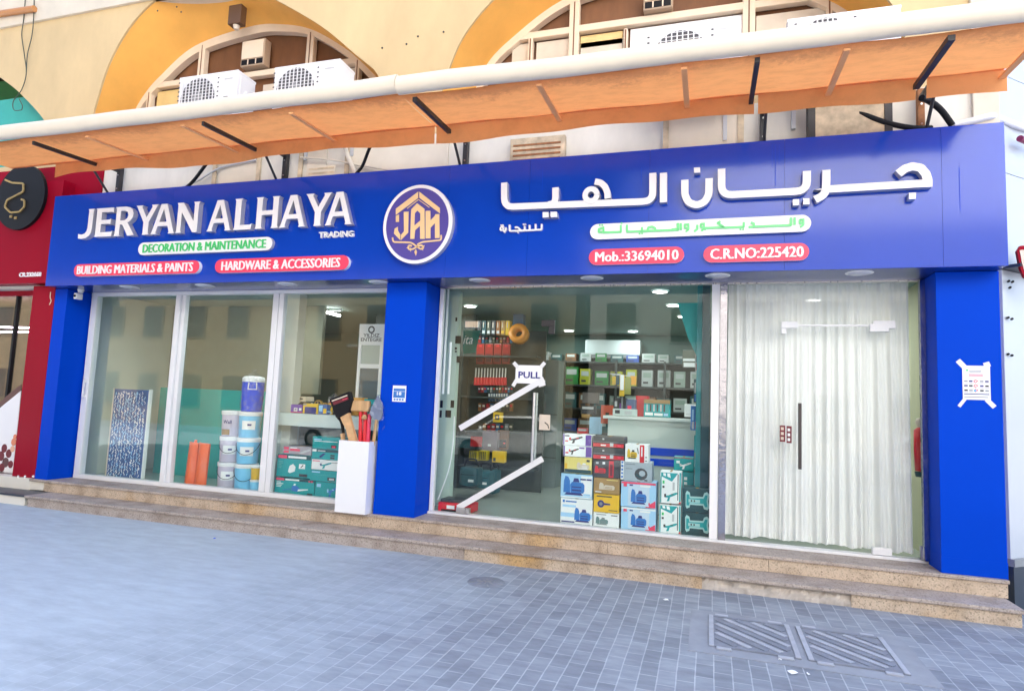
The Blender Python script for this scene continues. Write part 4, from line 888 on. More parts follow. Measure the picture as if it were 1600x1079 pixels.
P('tan cardboard coloured box with a faint pale machine', (290, 502, 468, 610), KRAFT, pump(.2, .82, .2, .72, PALEP, KRAFT)+[('r', .05, .3, .06, .12, PWHITE), ('r', .5, .95, .88, .93, YC)], group=gr)
P('bright yellow box with a round blue tool picture', (290, 612, 465, 735), YC2, [('p', [(.28+.14*math.cos(k*.524), .46+.22*math.sin(k*.524)) for k in range(12)], NAVY), ('p', [(.4, .40), (.66, .42), (.66, .5), (.4, .52)], NAVY), ('p', [(.28+.07*math.cos(k*.785), .46+.11*math.sin(k*.785)) for k in range(8)], GREY), ('r', .1, .72, .86, .93, CHAR), ('r', .6, .95, .1, .14, CHAR)], group=gr)
P('white box with a grey green pump, at the bottom of the second stack', (288, 737, 464, 836), PWHITE, pump(.08, .58, .1, .72, mat('print_greygreen', (.16, .26, .26), .5), GREY)+[('r', .1, .5, .86, .92, GREY), ('r', .7, .95, .84, .9, CHAR)], group=gr)
P('white box with yellow vacuum cleaner and a red side panel', (502, 275, 662, 400), PWHITE, [('r', .64, .84, 0, 1, REDP), ('r', .70, .76, .35, .9, PWHITE)]+pump(.08, .52, .2, .75, YEL, CHAR)+[('r', .88, .97, .3, .34, CHAR), ('r', .88, .97, .1, .14, CHAR), ('p', [(.5, .85), (.56, .8), (.6, .5), (.56, .5)], GREY)], group=gr)
P('grey blue box with a dark coil of hose', (494, 393, 686, 526), GREYC, [('p', [(.62+.24*math.cos(k*.524), .38+.32*math.sin(k*.524)) for k in range(12)], CHAR), ('p', [(.66+.12*math.cos(k*.785), .42+.16*math.sin(k*.785)) for k in range(8)], GREYC), ('p', [(.40, .30), (.62, .14), (.66, .22), (.46, .4)], TEALD), ('r', .05, .4, .86, .9, GREY), ('r', .05, .3, .62, .66, GREY), ('r', .75, .86, .03, .1, CHAR)], group=gr)
for q, lab in (((474, 528, 714, 700), 'pale blue box with pressure washer and pink lower corner, under the grey box'), ((474, 702, 712, 862), 'pale blue box with pressure washer, lowest of the third stack')):
    P(lab, q, LBLUE, [('r', .0, 1, .92, 1, PINK if q[1] < 600 else PWHITE), ('p', [(.7, 0), (1, 0), (1, .3)], PINK), ('r', .2, .82, .04, .9, mat('carton_pale', (.60, .72, .86), .5))]+pump(.28, .74, .12, .72, MBLUE, NAVY)+[('r', .06, .16, .8, .92, PINK), ('r', .24, .34, .84, .9, NAVY), ('r', .55, .85, .82, .90, PWHITE), ('r', .8, .84, .1, .2, PINK)], group=gr, depth=.3)
for q, lab in (((738, 460, 884, 674), 'tall white and teal box with slanted teal header, upper of two by the post'), ((732, 682, 882, 884), 'tall white and teal box with slanted teal header, lower of two by the post')):
    P(lab, q, PWHITE, [('p', [(.02, .98), (.86, .98), (.56, .70), (.02, .86)], TEAL), ('p', [(.12, .96), (.25, .96), (.27, .86), (.14, .88)], PWHITE), ('p', [(.32, .96), (.46, .96), (.5, .82), (.34, .85)], PWHITE), ('r', .93, 1, 0, 1, TEAL), ('r', 0, .05, 0, .86, TEAL), ('r', .84, .88, .1, .95, CHAR), ('r', .1, .2, .62, .72, GREEN), ('r', .1, .2, .48, .55, CHAR)]+drill(.2, .85, .05, .38, TEAL, CHAR)+[('r', .6, .7, .42, .68, GREYL), ('p', [(.9, .0), (1, .0), (1, .1)], REDP)], group=gr)
for q, lab in (((889, 572, 1092, 735), 'dark teal box with pale spanner shape, upper of two by the white post'), ((886, 737, 1092, 895), 'dark teal box with pale spanner shape, lower of two by the white post')):
    PT = mat('print_pale_teal', (.42, .66, .66), .5)
    P(lab, q, TEALD, [('p', [(.10, .22), (.14, .12), (.24, .18), (.26, .30), (.70, .30), (.74, .16), (.86, .12), (.92, .22), (.88, .5), (.92, .8), (.84, .9), (.74, .84), (.70, .68), (.26, .66), (.24, .82), (.14, .9), (.09, .78)], PT), ('p', [(.13, .26), (.22, .26), (.24, .38), (.72, .38), (.78, .24), (.86, .26), (.83, .5), (.86, .76), (.78, .76), (.72, .6), (.24, .58), (.22, .74), (.13, .74)], TEAL), ('r', .2, .6, .40, .54, PT), ('r', .28, .33, .43, .51, CHAR), ('r', .38, .43, .43, .51, CHAR)], group=gr, depth=.3)
P('teal tool box with white tool picture, behind the tall white boxes', (830, 362, 968, 455), TEAL, [('r', .12, .3, .55, .75, PWHITE), ('r', .0, 1, .95, 1, REDP)]+drill(.3, .9, .1, .7, PWHITE, GREYL), y=.86, group=gr)
P('teal box with small white spanner row, lower of two behind tall white boxes', (890, 460, 968, 600), TEAL, [('r', .1, .4, .1+.25*k, .25+.25*k, PWHITE) for k in range(3)], y=.88, group=gr)
# teal boxes of the left window
gl = 'teal power tool boxes under the left window counter'
tl = dict(conv=LW, group=gl, y=.50, depth=.30)
P('teal box with red tag and white helmet shaped tool, upper left under the counter', (74, 420, 396, 630), TEAL, [('r', 0, 1, .82, 1, TEALD), ('r', .02, .28, .83, .98, PINK), ('r', .32, .86, .86, .96, PWHITE), ('p', [(.34, .22), (.40, .16), (.54, .26), (.56, .46), (.48, .60), (.38, .5)], PWHITE), ('r', .66, .84, .40, .62, PWHITE), ('p', [(.70, .44), (.74, .46), (.80, .57), (.76, .58)], CHAR), ('r', .68, .92, .04, .16, CHAR)]+lines(.04, .2, .36, .72, 5, mat('print_teal_line', (.15, .45, .45), .5)), **tl)
P('teal box with red tag and a blue saw picture, lower left under the counter', (52, 640, 424, 828), TEAL, [('r', 0, 1, .86, 1, TEALD), ('r', .02, .23, .85, .99, PINK), ('r', .26, .62, .88, .97, PWHITE), ('r', .86, .90, .86, .95, PINK), ('r', .92, .97, .86, .95, PINK)]+saw(.2, .86, .14, .72, MBLUE, PWHITE)+[('r', .85, .98, .04, .22, CHAR)]+lines(.04, .22, .45, .8, 4, PWHITE), **tl)
tr_ = dict(conv=LW, group=gl, y=.47, depth=.30)
P('teal box with faint blue tool, lowest of the right stack by the white bin', (430, 678, 690, 850), TEAL, drill(.45, .8, .15, .8, MBLUE, LBLUE)+[('r', .05, .2, .7, .9, LBLUE), ('r', .3, .5, .06, .16, LBLUE)], **tr_)
P('flat teal box with dark label, just above the bottom box by the bin', (385, 568, 690, 672), TEAL, [('r', .55, .8, .08, .4, CHAR), ('r', .6, .76, .14, .32, GREYL), ('r', .04, .3, .78, .9, LBLUE), ('r', .1, .8, .55, .6, mat('print_teal_mid', (.05, .42, .44), .5))], **tr_)
P('flat white box with a teal saw picture in the middle of the right stack', (398, 468, 690, 566), PWHITE, drill(.28, .66, .1, .85, TEAL, NAVY)+[('r', .02, .26, .84, .92, PINK), ('r', .66, .9, .76, .82, GREY)], **tr_)
P('flat teal box with black top band, second from top of the right stack', (402, 368, 690, 466), TEAL, [('r', 0, 1, .72, 1, TEALD), ('r', .0, .14, .74, .98, PWHITE), ('r', .18, .44, .78, .9, GREYL), ('p', [(.26, .1), (.34, .2), (.46, .6), (.38, .6), (.26, .3)], NAVY), ('r', .62, .76, .08, .26, CHAR), ('r', .62, .76, .36, .5, CHAR)], **tr_)
P('flat teal tool box with a faint grinder, topmost of the right stack by the bin', (408, 254, 690, 366), TEAL, [('r', .04, .3, .72, .84, LBLUE), ('r', .05, .85, .60, .66, PWHITE), ('r', .24, .6, .1, .45, mat('print_teal_soft', (.02, .36, .38), .5)), ('r', .64, .82, .06, .34, CHAR), ('r', .67, .79, .1, .28, PINK)], **tr_)
P('clear plastic pack with red label and metal fittings on top of the teal boxes', (132, 340, 400, 418), mat('pack_greypink', (.40, .36, .40), .3), [('r', .02, .2, .1, .4, PINK), ('r', .02, .2, .55, .9, PINK), ('r', .25, .6, .4, .7, PINK), ('p', [(.55, .15), (.75, .5), (.95, .75), (.98, .6), (.7, .1)], GREYL), ('r', .25, .5, .75, .88, PWHITE)], conv=LW, y=.50, depth=.25, name='plastic_pack', cat='pack')

# ------------------------------------------------------------------ left window: buckets, cooler, boards
def bucket(x, y, z, r, h, body, label, grp, art=None, bail=True, name='paint_bucket'):
    t = thing(name, label, 'bucket', (x, y, z), grp)
    b = MB().lathe(x, y, [(0, z+.001), (r*.86, z+.001), (r*.90, z+.012), (r*.985, z+h*.86), (r*.985, z+h*.865)], body, 36)
    a0 = -1.15
    if art == 'wall':
        b.lathe(x, y, [(r*.93, z+h*.06), (r*.97, z+h*.28)], KRAFT, 12, a0-.95, a0+.05); b.lathe(x, y, [(r*.975, z+h*.30), (r*1.004, z+h*.8)], BUCKL, 12, a0-.95, a0+.1)
    elif art: b.lathe(x, y, [(r*.972, z+h*.32), (r*1.004, z+h*.66)], PWHITE, 14, a0-.45, a0+.75); b.lathe(x, y, [(r*1.0, z+h*.47), (r*1.01, z+h*.54)], NAVY, 8, a0+.05, a0+.4)
    b.build('pail', t)
    MB().lathe(x, y, [(r*.995, z+h*.84), (r*1.03, z+h*.845), (r*1.03, z+h*.885), (r*1.01, z+h*.89), (r*1.04, z+h*.90), (r*1.04, z+h*.985), (r*.98, z+h), (r*.9, z+h*.992), (0, z+h*.992)], PWHITE, 36).build('lid', t)
    if bail:
        pts = [(x+r*1.0*math.cos(a), y+r*1.0*math.sin(a), z+h*(.78-.42*math.sin((a+2.55)/2.9*math.pi))) for a in np.linspace(-2.55, .35, 9)]
        pts = [(x+(p[0]-x)*1.04, y+(p[1]-y)*1.04, p[2]) for p in pts]; MB().tube(pts, .0035, BLACK, 6).build('bail_handle', t)
    if art == 'wall':
        a = MB(); a.text('Wall', 0, .12, 0, .05, 0, NAVY, .002, .02)
        vv = []
        for p in a.v: th = a0-.62+p[0]/r*1.0; rr = r*.995+.0015-p[1]; vv.append((x+rr*math.cos(th), y+rr*math.sin(th), z+h*.5+p[2]))
        a.v = vv; a.build('lettering', t)
    return t
gb = 'large paint buckets stacked in the left window'
for i, (z, art, lab) in enumerate(((.02, None, 'light blue paint bucket at the bottom of the front stack'), (.376, 'plain', 'light blue paint bucket in the middle of the front stack'), (.732, 'label', 'light blue paint bucket with white label, right under the blue water cooler'))):
    bucket(.88, .64, z, .152, .355, BUCKB, lab, gb, art, i < 2)
for i, (z, art, lab) in enumerate(((.02, 'plain', 'lilac paint bucket at the bottom left of the stacks'), (.376, 'plain', 'lilac paint bucket in the middle of the left stack'), (.732, 'wall', 'lilac paint bucket lettered Wall, topmost of the left stack'))):
    bucket(.555, .68, z, .150, .355, BUCKL, lab, gb, art, i < 2)
for z, m_, lab in ((.02, BUCKL, 'lilac bucket at the bottom of the hindmost stack'), (.376, BUCKL, 'lilac bucket in the middle of the hindmost stack'), (.732, YEL, 'yellow bucket under the red drum, behind the blue cooler')): bucket(1.06, .94, z, .150, .355, m_, lab, gb, None, False)
def keg(x, y, z, r, h, m_, label, name):
    t = thing(name, label, 'cooler', (x, y, z))
    MB().lathe(x, y, [(0, z+.001), (r*.9, z+.001), (r*.95, z+.02), (r, z+h*.5), (r*1.0, z+h*.83)], m_, 36).build('barrel', t)
    MB().lathe(x, y, [(r*1.02, z+h*.82), (r*1.03, z+h*.84), (r*1.02, z+h*.93), (r*.85, z+h*.97), (r*.5, z+h*.985), (0, z+h*.985)], PWHITE, 36).build('lid', t)
    a = -.95; c_ = Vector((x+r*1.0*math.cos(a), y+r*1.0*math.sin(a), z+h*.72)); tx = Vector((-math.sin(a), math.cos(a), 0))
    MB().tube([c_-tx*.05+Vector((0, 0, .04)), c_-tx*.055-Vector((0, 0, .05)), c_+tx*.055-Vector((0, 0, .05)), c_+tx*.05+Vector((0, 0, .04))], .009, PWHITE, 8, False).build('handle', t)
    return t
k_ = keg(.885, .64, 1.089, .145, .50, CBLUE, 'blue water cooler with white lid wrapped in clear plastic on top bucket', 'water_cooler')
fb = MB(); n = 40
prof = [(.150, 1.095), (.154, 1.2), (.152, 1.35), (.153, 1.5), (.15, 1.57), (.09, 1.60), (.02, 1.64), (.04, 1.67)]
V = []
for r, z in prof:
    for i in range(n): a = 2*math.pi*i/n; q = r*(1+.035*math.sin(a*7+z*9)+.02*math.sin(a*13)); V.append((.885+q*math.cos(a), .64+q*math.sin(a), z))
fb.add(V, [(j*n+i, j*n+(i+1) % n, (j+1)*n+(i+1) % n, (j+1)*n+i) for j in range(len(prof)-1) for i in range(n)], FILM, True); fb.build('plastic_bag', k_)
keg(1.10, .94, 1.089, .13, .42, REDP, 'red drum with white lid half hidden behind the blue water cooler', 'drum')
bucket(1.135, .54, .02, .076, .165, BUCKB, 'small light blue pot under the small yellow pot', 'small pots', None, False, 'paint_pot')
bucket(1.135, .54, .187, .076, .185, YEL, 'small yellow pot with white lid on the small blue pot', 'small pots', None, False, 'paint_pot')
bo = thing('calligraphy_board', 'blue board covered in white script leaning in the left window', 'board', (-1.37, .72, .02))
b = MB().box(-1.70, -1.03, .70, .745, .02, 1.325, mat('denim_blue', (.035, .10, .30), .6, var=.35, vscale=6))
for c_ in range(12):
    x = -1.675+.052*c_; zz = 1.30-random.uniform(0, .03)
    while zz > .05:
        hgt = random.uniform(.028, .06); pts = [(x+random.uniform(-.010, .030), zz), (x+random.uniform(-.02, .015), zz-hgt*.35), (x+random.uniform(.0, .035), zz-hgt*.6), (x+random.uniform(-.02, .02), zz-hgt)]
        if random.random() < .92: b.stroke(rnd(pts, .012, 3), random.uniform(.006, .012), .6998, .6985-.0004*random.random(), PWHITE if random.random() < .6 else LBLUE)
        zz -= hgt+random.uniform(.002, .014)
b.build('face', bo); MB().box(-1.725, -1.701, .695, .75, .02, 1.335, PALEP).box(-1.029, -1.012, .695, .75, .02, 1.335, PWHITE).build('edge_strip', bo)
solo(MB().box(-1.45, 1.00, 1.30, 1.36, .02, 1.378, TEALB, .004), 'teal_screen', 'low teal screen board standing behind the buckets and blue board', 'screen')
oc = MB()
for s, x0, x1 in ((0, -.165, -.005), (1, .005, .185)):
    n = 10; top = [(x0+(x1-x0)*i/n, .66-.055*math.sin(math.pi*i/n), ) for i in range(n+1)]
    V = [(p[0]-.012, p[1], .02) for p in top]+[(p[0]+.012, p[1], .60+.012*math.sin(math.pi*i/n)) for i, p in enumerate(top)]
    V += [(p[0]-.012, p[1]+.03, .02) for p in top]+[(p[0]+.012, p[1]+.03, .60+.012*math.sin(math.pi*i/n)) for i, p in enumerate(top)]
    m = n+1; oc.add(V, [(i, i+1, m+i+1, m+i) for i in range(n)]+[(2*m+i, 3*m+i, 3*m+i+1, 2*m+i+1) for i in range(n)]+[(m+i, m+i+1, 3*m+i+1, 3*m+i) for i in range(n)], ORANGE, True)
    oc.cyl((x0+.02, .64, .02), (x0+.045, .645, .615), .016, .014, ORANGE, 12)
oc.cyl((-.045, .655, .60), (-.04, .655, .645), .022, .018, ORANGE, 12); solo(oc, 'orange_trunking', 'pair of orange ribbed plastic boards standing left of the buckets', 'plastic boards')

# ------------------------------------------------------------------ left window: counter, its clutter, the frame stand
ct = thing('window_counter', 'pale grey counter shelf behind the third left window pane', 'counter', (2.2, .7, .02))
MB().box(1.30, 3.2, .58, 1.25, .93, 1.10, COUNTER, .004).build('top', ct); MB().box(1.3, 3.2, 1.19, 1.25, .021, .929, mat('dark_back', (.03, .08, .10), .5)).build('back_board', ct)
MB().box(1.27, 1.30, .56, 1.25, .021, 1.10, COUNTER).build('side_panel', ct)
solo(MB().box(1.20, 1.44, .78, .95, .021, 2.788, mat('pale_post', (.62, .62, .54), .6), .004), 'post', 'square pale post behind the left side of the third window pane', 'post')
def onc(q, y, label, name, cat, m_, shape='box', h=.2, conv=LC, zmin=1.102, **k):
    u0, v0 = conv(q[0], q[1]); u1, v1 = conv(q[2], q[3]); um, vm = (u0+u1)/2, (v0+v1)/2
    x0, x1, z0, z1 = sx(u0, vm, y), sx(u1, vm, y), sz(um, v1, y), sz(um, v0, y)
    if zmin is not None: z1 += (zmin-z0); z0 = zmin
    b = MB()
    if shape == 'box': b.box(x0, x1, y, y+h, z0, z1, m_, .008)
    elif shape == 'cyl': b.lathe((x0+x1)/2, y+(x1-x0)/2, [(0, z0), ((x1-x0)*.46, z0), ((x1-x0)*.5, z1), ((x1-x0)*.45, z1), ((x1-x0)*.42, z0+.02)], m_, 24)
    elif shape == 'bag':
        pts = [(x0, z0), (x1, z0), (x1-.02, z0+(z1-z0)*.55), (x1-(x1-x0)*.2, z1-.01), (x0+(x1-x0)*.55, z1), (x0+(x1-x0)*.3, z0+(z1-z0)*.6), (x0+.01, z0+(z1-z0)*.4)]; b.prism(pts, y+h, y, m_)
    for a in k.get('extra', []):
        X_ = lambda t: x0+t*(x1-x0); Z_ = lambda t: z0+t*(z1-z0); b.box(X_(a[0]), X_(a[1]), y-.004, y-.0005, Z_(a[2]), Z_(a[3]), a[4])
    return solo(b, name, label, cat)
onc((205, 905, 312, 985), .66, 'purple box with white rings at the left end of counter', 'small_box', 'box', VIOL, extra=[(.3, .6, .2, .6, PWHITE), (.36, .54, .3, .52, VIOL), (.75, .95, .3, .6, PWHITE), (0, 1, .05, .12, PINK)])
onc((318, 902, 458, 998), .62, 'yellow and blue slanted box on the counter front edge', 'small_box', 'box', YEL, extra=[(.15, .9, .0, .66, NAVY), (.03, .25, .85, .93, MBLUE)])
onc((462, 905, 545, 998), .64, 'blue and yellow blister pack next to the slanted box', 'blister_pack', 'pack', mat('pack_blue', (.08, .16, .42), .3), extra=[(.1, .5, .3, .9, LBLUE), (.6, .95, .1, .6, YEL)])
onc((208, 752, 350, 900), 1.0, 'cream monitor like case at the back left of the counter', 'case', 'case', PALEP, extra=[(.05, .8, .82, .9, CHAR)])
onc((205, 800, 385, 905), .80, 'crumpled black bag behind the purple box', 'bag', 'bag', BLACK, 'bag', .16)
for q, lab in (((432, 782, 502, 850), 'round brass dial with dark hands, left of two on the counter'), ((505, 785, 556, 850), 'round brass dial with dark hands, right of two on the counter')):
    u0, v0 = LC(q[0], q[1]); u1, v1 = LC(q[2], q[3]); p = spot((u0+u1)/2, (v0+v1)/2, .86); r = (sx(u1, v0, .86)-sx(u0, v0, .86))/2; z = 1.17+r
    t = thing('brass_dial', lab, 'dial', (p.x, .86, 1.17), 'brass dials'); MB().disc(p.x, z, r, r, .90, .86, mat('brass', (.62, .40, .12), .3, metal=.8), None, 28).build('case', t); MB().disc(p.x, z, r*.75, r*.75, .8595, .858, CHAR, None, 24).box(p.x-.004, p.x+.004, .855, .8579, z, z+r*.6, GOLD).box(p.x, p.x+r*.5, .8545, .8575, z-.004, z+.004, GOLD).build('face', t)
    solo(MB().box(p.x-.09, p.x+.07, .82, .95, 1.102, 1.168, mat('olive_tray', (.12, .13, .11), .5), .01), 'tray', 'low olive tray under the %s brass dial' % ('left' if q[0] < 500 else 'right'), 'tray')
onc((745, 722, 880, 890), .85, 'orange cardboard tube cup at the back of the counter', 'cardboard_cup', 'cup', mat('cup_orange', (.75, .36, .08), .6), 'cyl')
onc((895, 740, 1060, 900), .80, 'teal plastic case at the right end of the counter', 'case', 'case', TEAL, extra=[(.05, .95, .62, .67, TEALD), (.3, .5, .1, .3, TEALD)])
q0 = spot(*LC(600, 790), .75); hb = MB(); hb.lathe(q0.x, .80, [(.0, 1.102), (.06, 1.102), (.075, 1.16), (.07, 1.26), (.04, 1.36), (.0, 1.40)], CHAR, 20); hb.disc(q0.x+.01, 1.25, .03, .045, .735, .722, PINK); solo(hb, 'visor', 'black pointed hood with a red spot standing behind the axe head', 'hood')
cw = MB()
for k in range(6): a = spot(*LC(470+random.uniform(0, 60), 900+random.uniform(0, 60)), .70); cw.tube([(a.x+.12*math.cos(t*1.3+k), .70+.05*math.sin(t*1.1+k), 1.115+.03*abs(math.sin(t+k))) for t in range(6)], .006, [GREYL, LBLUE, GREY][k % 3], 6)
solo(cw, 'cable_bundle', 'tangle of grey and pale blue cables on the counter', 'cables')
for q, y_, m_, lab, nm in (((552, 800, 600, 905), .72, YEL, 'yellow drill body standing by the axe head', 'drill_body'), ((395, 870, 470, 930), .70, REDP, 'small red pack under the brass dials on the counter', 'small_pack'), ((640, 880, 735, 960), .70, YC2, 'amber flat pack behind the wooden crossbar on the counter', 'small_pack'),
                           ((350, 770, 430, 880), .92, TEALD, 'dark teal case at the back of the counter by the dials', 'case'), ((560, 700, 640, 860), 1.05, GREY, 'grey box standing at the back of the counter', 'small_box'), ((660, 700, 735, 850), 1.1, GREENL, 'light green box at the back of the counter left of orange cup', 'small_box')):
    onc(q, y_, lab, nm, nm.replace('_', ' '), m_, h=.1, extra=[(.15, .85, .6, .85, PWHITE if m_ is not YEL else CHAR), (.2, .5, .15, .4, CHAR)])
fs = thing('display_stand', 'white display stand with two windows and dark lettering in the left window', 'display stand', (2.5, 1.02, 1.1))
x0, x1 = sx(556, 600, 1.02), sx(594.5, 600, 1.02); z1 = sz(575, 506, 1.02)
f = MB().box(x0, x1, 1.02, 1.06, z1-.26, z1, PWHITE, .004)
for a, b, c_, d in ((x0, x0+.045, .9, z1-.261), (x1-.045, x1, .9, z1-.261), (x0+.0455, x1-.0455, z1-.62, z1-.56), (x0+.0455, x1-.0455, z1-.295, z1-.2615)): f.box(a, b, 1.021, 1.059, max(c_, 1.102), d, PWHITE, .003)
f.build('frame', fs)
MB().box(x0+.046, x1-.046, 1.035, 1.045, z1-.56, z1-.296, mat('sample_glass', (.42, .50, .48), .15)).box(x0+.046, x1-.046, 1.035, 1.045, 1.104, z1-.6205, mat('sample_dark', (.06, .11, .16), .15)).build('sample_panel', fs)
l = MB().text('YILDIZ', x0+.07, x1-.06, z1-.185, z1-.135, 1.0195, CHAR, .002, .01).text('ENTEGRE', x0+.035, x1-.025, z1-.245, z1-.195, 1.0195, CHAR, .002, .01)
cx, cz = (x0+x1)/2, z1-.08
l.stroke([(cx+.042*math.cos(t*math.pi/10), cz+.042*math.sin(t*math.pi/10)) for t in range(21)], .02, 1.0195, 1.018, CHAR)
l.prism([(cx+(.022 if k % 2 else .036)*math.cos(math.pi/2+k*math.pi/5), cz+(.022 if k % 2 else .036)*math.sin(math.pi/2+k*math.pi/5)) for k in range(10)], 1.0179, 1.0172, PWHITE); l.build('lettering', fs)
solo(MB().box(1.5, 3.22, 1.98, 2.40, 2.14, 2.18, SHELF), 'wall_shelf', 'high dark shelf with bright small packs behind the display stand', 'shelf')
for i, (u0, u1, m_) in enumerate(((562, 567.5, TEAL), (568, 574, GREENL), (576, 583, GREENL), (585, 593, RUST), (595, 604, YEL))):
    a, b_ = sx(u0, 505, 2.0), sx(u1, 505, 2.0); zz = 2.182; solo(MB().box(a, b_, 2.0, 2.12, zz, zz+.16, m_, .005), 'small_pack', ['teal pack leftmost on the high dark shelf', 'green pack second from left on the high shelf', 'green pack third from left, in the middle of high shelf', 'rust brown pack on the high dark shelf', 'yellow pack at the right end of high shelf'][i], 'pack', 'packs on the high shelf')
ds = thing('dark_shelving', 'dark glass fronted shelving behind the counter of the left window', 'shelving', (2.3, 2.6, .02))
MB().box(1.46, 3.3, 2.9, 2.95, .021, 2.788, mat('dark_green_back', (.012, .045, .035), .4)).build('back_board', ds); 
for x in (1.5, 1.95, 2.75, 3.25): MB().box(x-.02, x+.02, 2.5, 2.9, .021, 2.1, SHELF).build('upright', ds)
for z in (.5, 1.0, 1.5, 2.0): MB().box(1.5, 3.25, 2.52, 2.89, z, z+.03, SHELF).build('shelf', ds)

# ------------------------------------------------------------------ white bin with hand tools
bn = thing('tool_bin', 'tall white open box full of hand tools by the middle blue pillar', 'bin', (3.0, 0, .001))
bx0, bx1, by0, by1, bz = 2.795, 3.20, -.12, .13, .835
o = MB().box(bx0, bx1, by0, by0+.012, .001, bz, WHITE, .002).box(bx0, bx1, by1-.012, by1, .001, bz, WHITE, .002).box(bx0, bx0+.012, by0+.0125, by1-.0125, .001, bz, WHITE).box(bx1-.012, bx1, by0+.0125, by1-.0125, .001, bz, WHITE).box(bx0+.013, bx1-.013, by0+.013, by1-.013, .001, .02, WHITE); o.build('box', bn)
def lc(x, y_, y): p = spot(*LC(x, y_), y); return (p.x, p.z)
ax = thing('packed_axe', 'axe with black and red head pack and wooden handle in the white bin', 'axe', (2.95, -.02, .4))
MB().prism([lc(*p, -.06) for p in ((566, 862), (752, 788), (775, 868), (745, 985), (655, 1035), (628, 1030))], .0, -.06, BLACK).prism([lc(*p, -.06) for p in ((598, 888), (742, 836), (748, 862), (610, 915))], -.061, -.064, MAROON).prism([lc(*p, -.06) for p in ((590, 872), (735, 818), (738, 828), (592, 882))], -.061, -.063, PALEP).prism([lc(*p, -.06) for p in ((690, 862), (735, 848), (737, 854), (692, 868))], -.0645, -.0655, PINK).build('head', ax)
MB().prism([lc(*p, -.05) for p in ((668, 1030), (745, 985), (762, 1060), (800, 1190), (830, 1300), (760, 1300), (722, 1140), (690, 1080))], .0, -.05, mat('axe_wood', (.70, .42, .20), .5, var=.2, vscale=12)).build('handle', ax)
mh2 = thing('rake_handles', 'wooden crossbar on bright red handles standing in the white bin', 'tool', (3.05, 0, .4))
a, b_ = spot(*LC(705, 915), .02), spot(*LC(950, 920), .02); MB().box(a.x, b_.x, -.02, .05, a.z-.065, a.z+.065, WOOD, .02).build('crossbar', mh2)
h = MB()
for u0, v0, u1, v1, m_ in ((862, 975, 870, 1290, REDP), (905, 975, 905, 1290, REDP), (945, 1000, 925, 1290, PINK)): h.cyl(*[(lc(u0, v0, .03)[0], .03, lc(u0, v0, .03)[1]), (lc(u1, v1, .03)[0], .03, lc(u1, v1, .03)[1]-.3)], .024, .026, m_, 12)
h.build('handle', mh2); a = spot(*LC(890, 1030), -.01); MB().lathe(a.x, -.0, [(.0, a.z-.03), (.03, a.z-.02), (.033, a.z), (.02, a.z+.03), (0, a.z+.035)], WOOD, 14).build('knob', mh2)
tk = thing('black_handled_tool', 'thin black handle with pale wooden grips beside the axe in bin', 'tool', (2.9, .05, .4))
MB().tube([(lc(650, 1030, .06)[0], .06, lc(650, 1030, .06)[1]), (lc(690, 1110, .06)[0], .06, lc(690, 1110, .06)[1]), (lc(730, 1290, .06)[0], .06, lc(730, 1290, .06)[1]-.2)], .02, BLACK, 10).build('shaft', tk)
MB().cyl((lc(690, 1180, .05)[0], .05, lc(690, 1180, .05)[1]), (lc(725, 1290, .05)[0], .05, lc(725, 1290, .05)[1]-.2), .028, .028, WOOD, 12).build('grip', tk)
sp = thing('bagged_shovel', 'grey shovel blade wrapped in clear plastic at right of the bin', 'shovel', (3.2, -.02, .4))
bl = [lc(*p, -.03) for p in ((1022, 825), (1062, 900), (1068, 1000), (1040, 1060), (990, 1050), (945, 1000), (960, 940))]; MB().prism(bl, -.02, -.032, mat('shovel_grey', (.20, .23, .32), .4)).build('blade', sp)
a, b_ = lc(1010, 1050, -.02), lc(960, 1290, .02); MB().cyl((a[0], -.02, a[1]), (b_[0], .03, b_[1]-.25), .02, .02, WOOD, 12).build('handle', sp)
fm = MB(); n = 24; V = []
for vv, w0, w1 in ((815, 1015, 1030), (870, 985, 1056), (930, 950, 1070), (990, 905, 1080), (1060, 930, 1080), (1120, 950, 1075), (1175, 965, 1040)):
    p0, p1 = lc(w0, vv, -.03), lc(w1, vv, -.03); cx, rx = (p0[0]+p1[0])/2, (p1[0]-p0[0])/2
    for i in range(n): a = 2*math.pi*i/n; q = 1+.09*math.sin(a*5+vv)+.05*math.sin(a*9); V.append((cx+rx*q*math.cos(a), -.025+.055*q*math.sin(a), p0[1]))
fm.add(V, [(j*n+i, j*n+(i+1) % n, (j+1)*n+(i+1) % n, (j+1)*n+i) for j in range(6) for i in range(n)], FILM, True); fm.build('plastic_bag', sp)

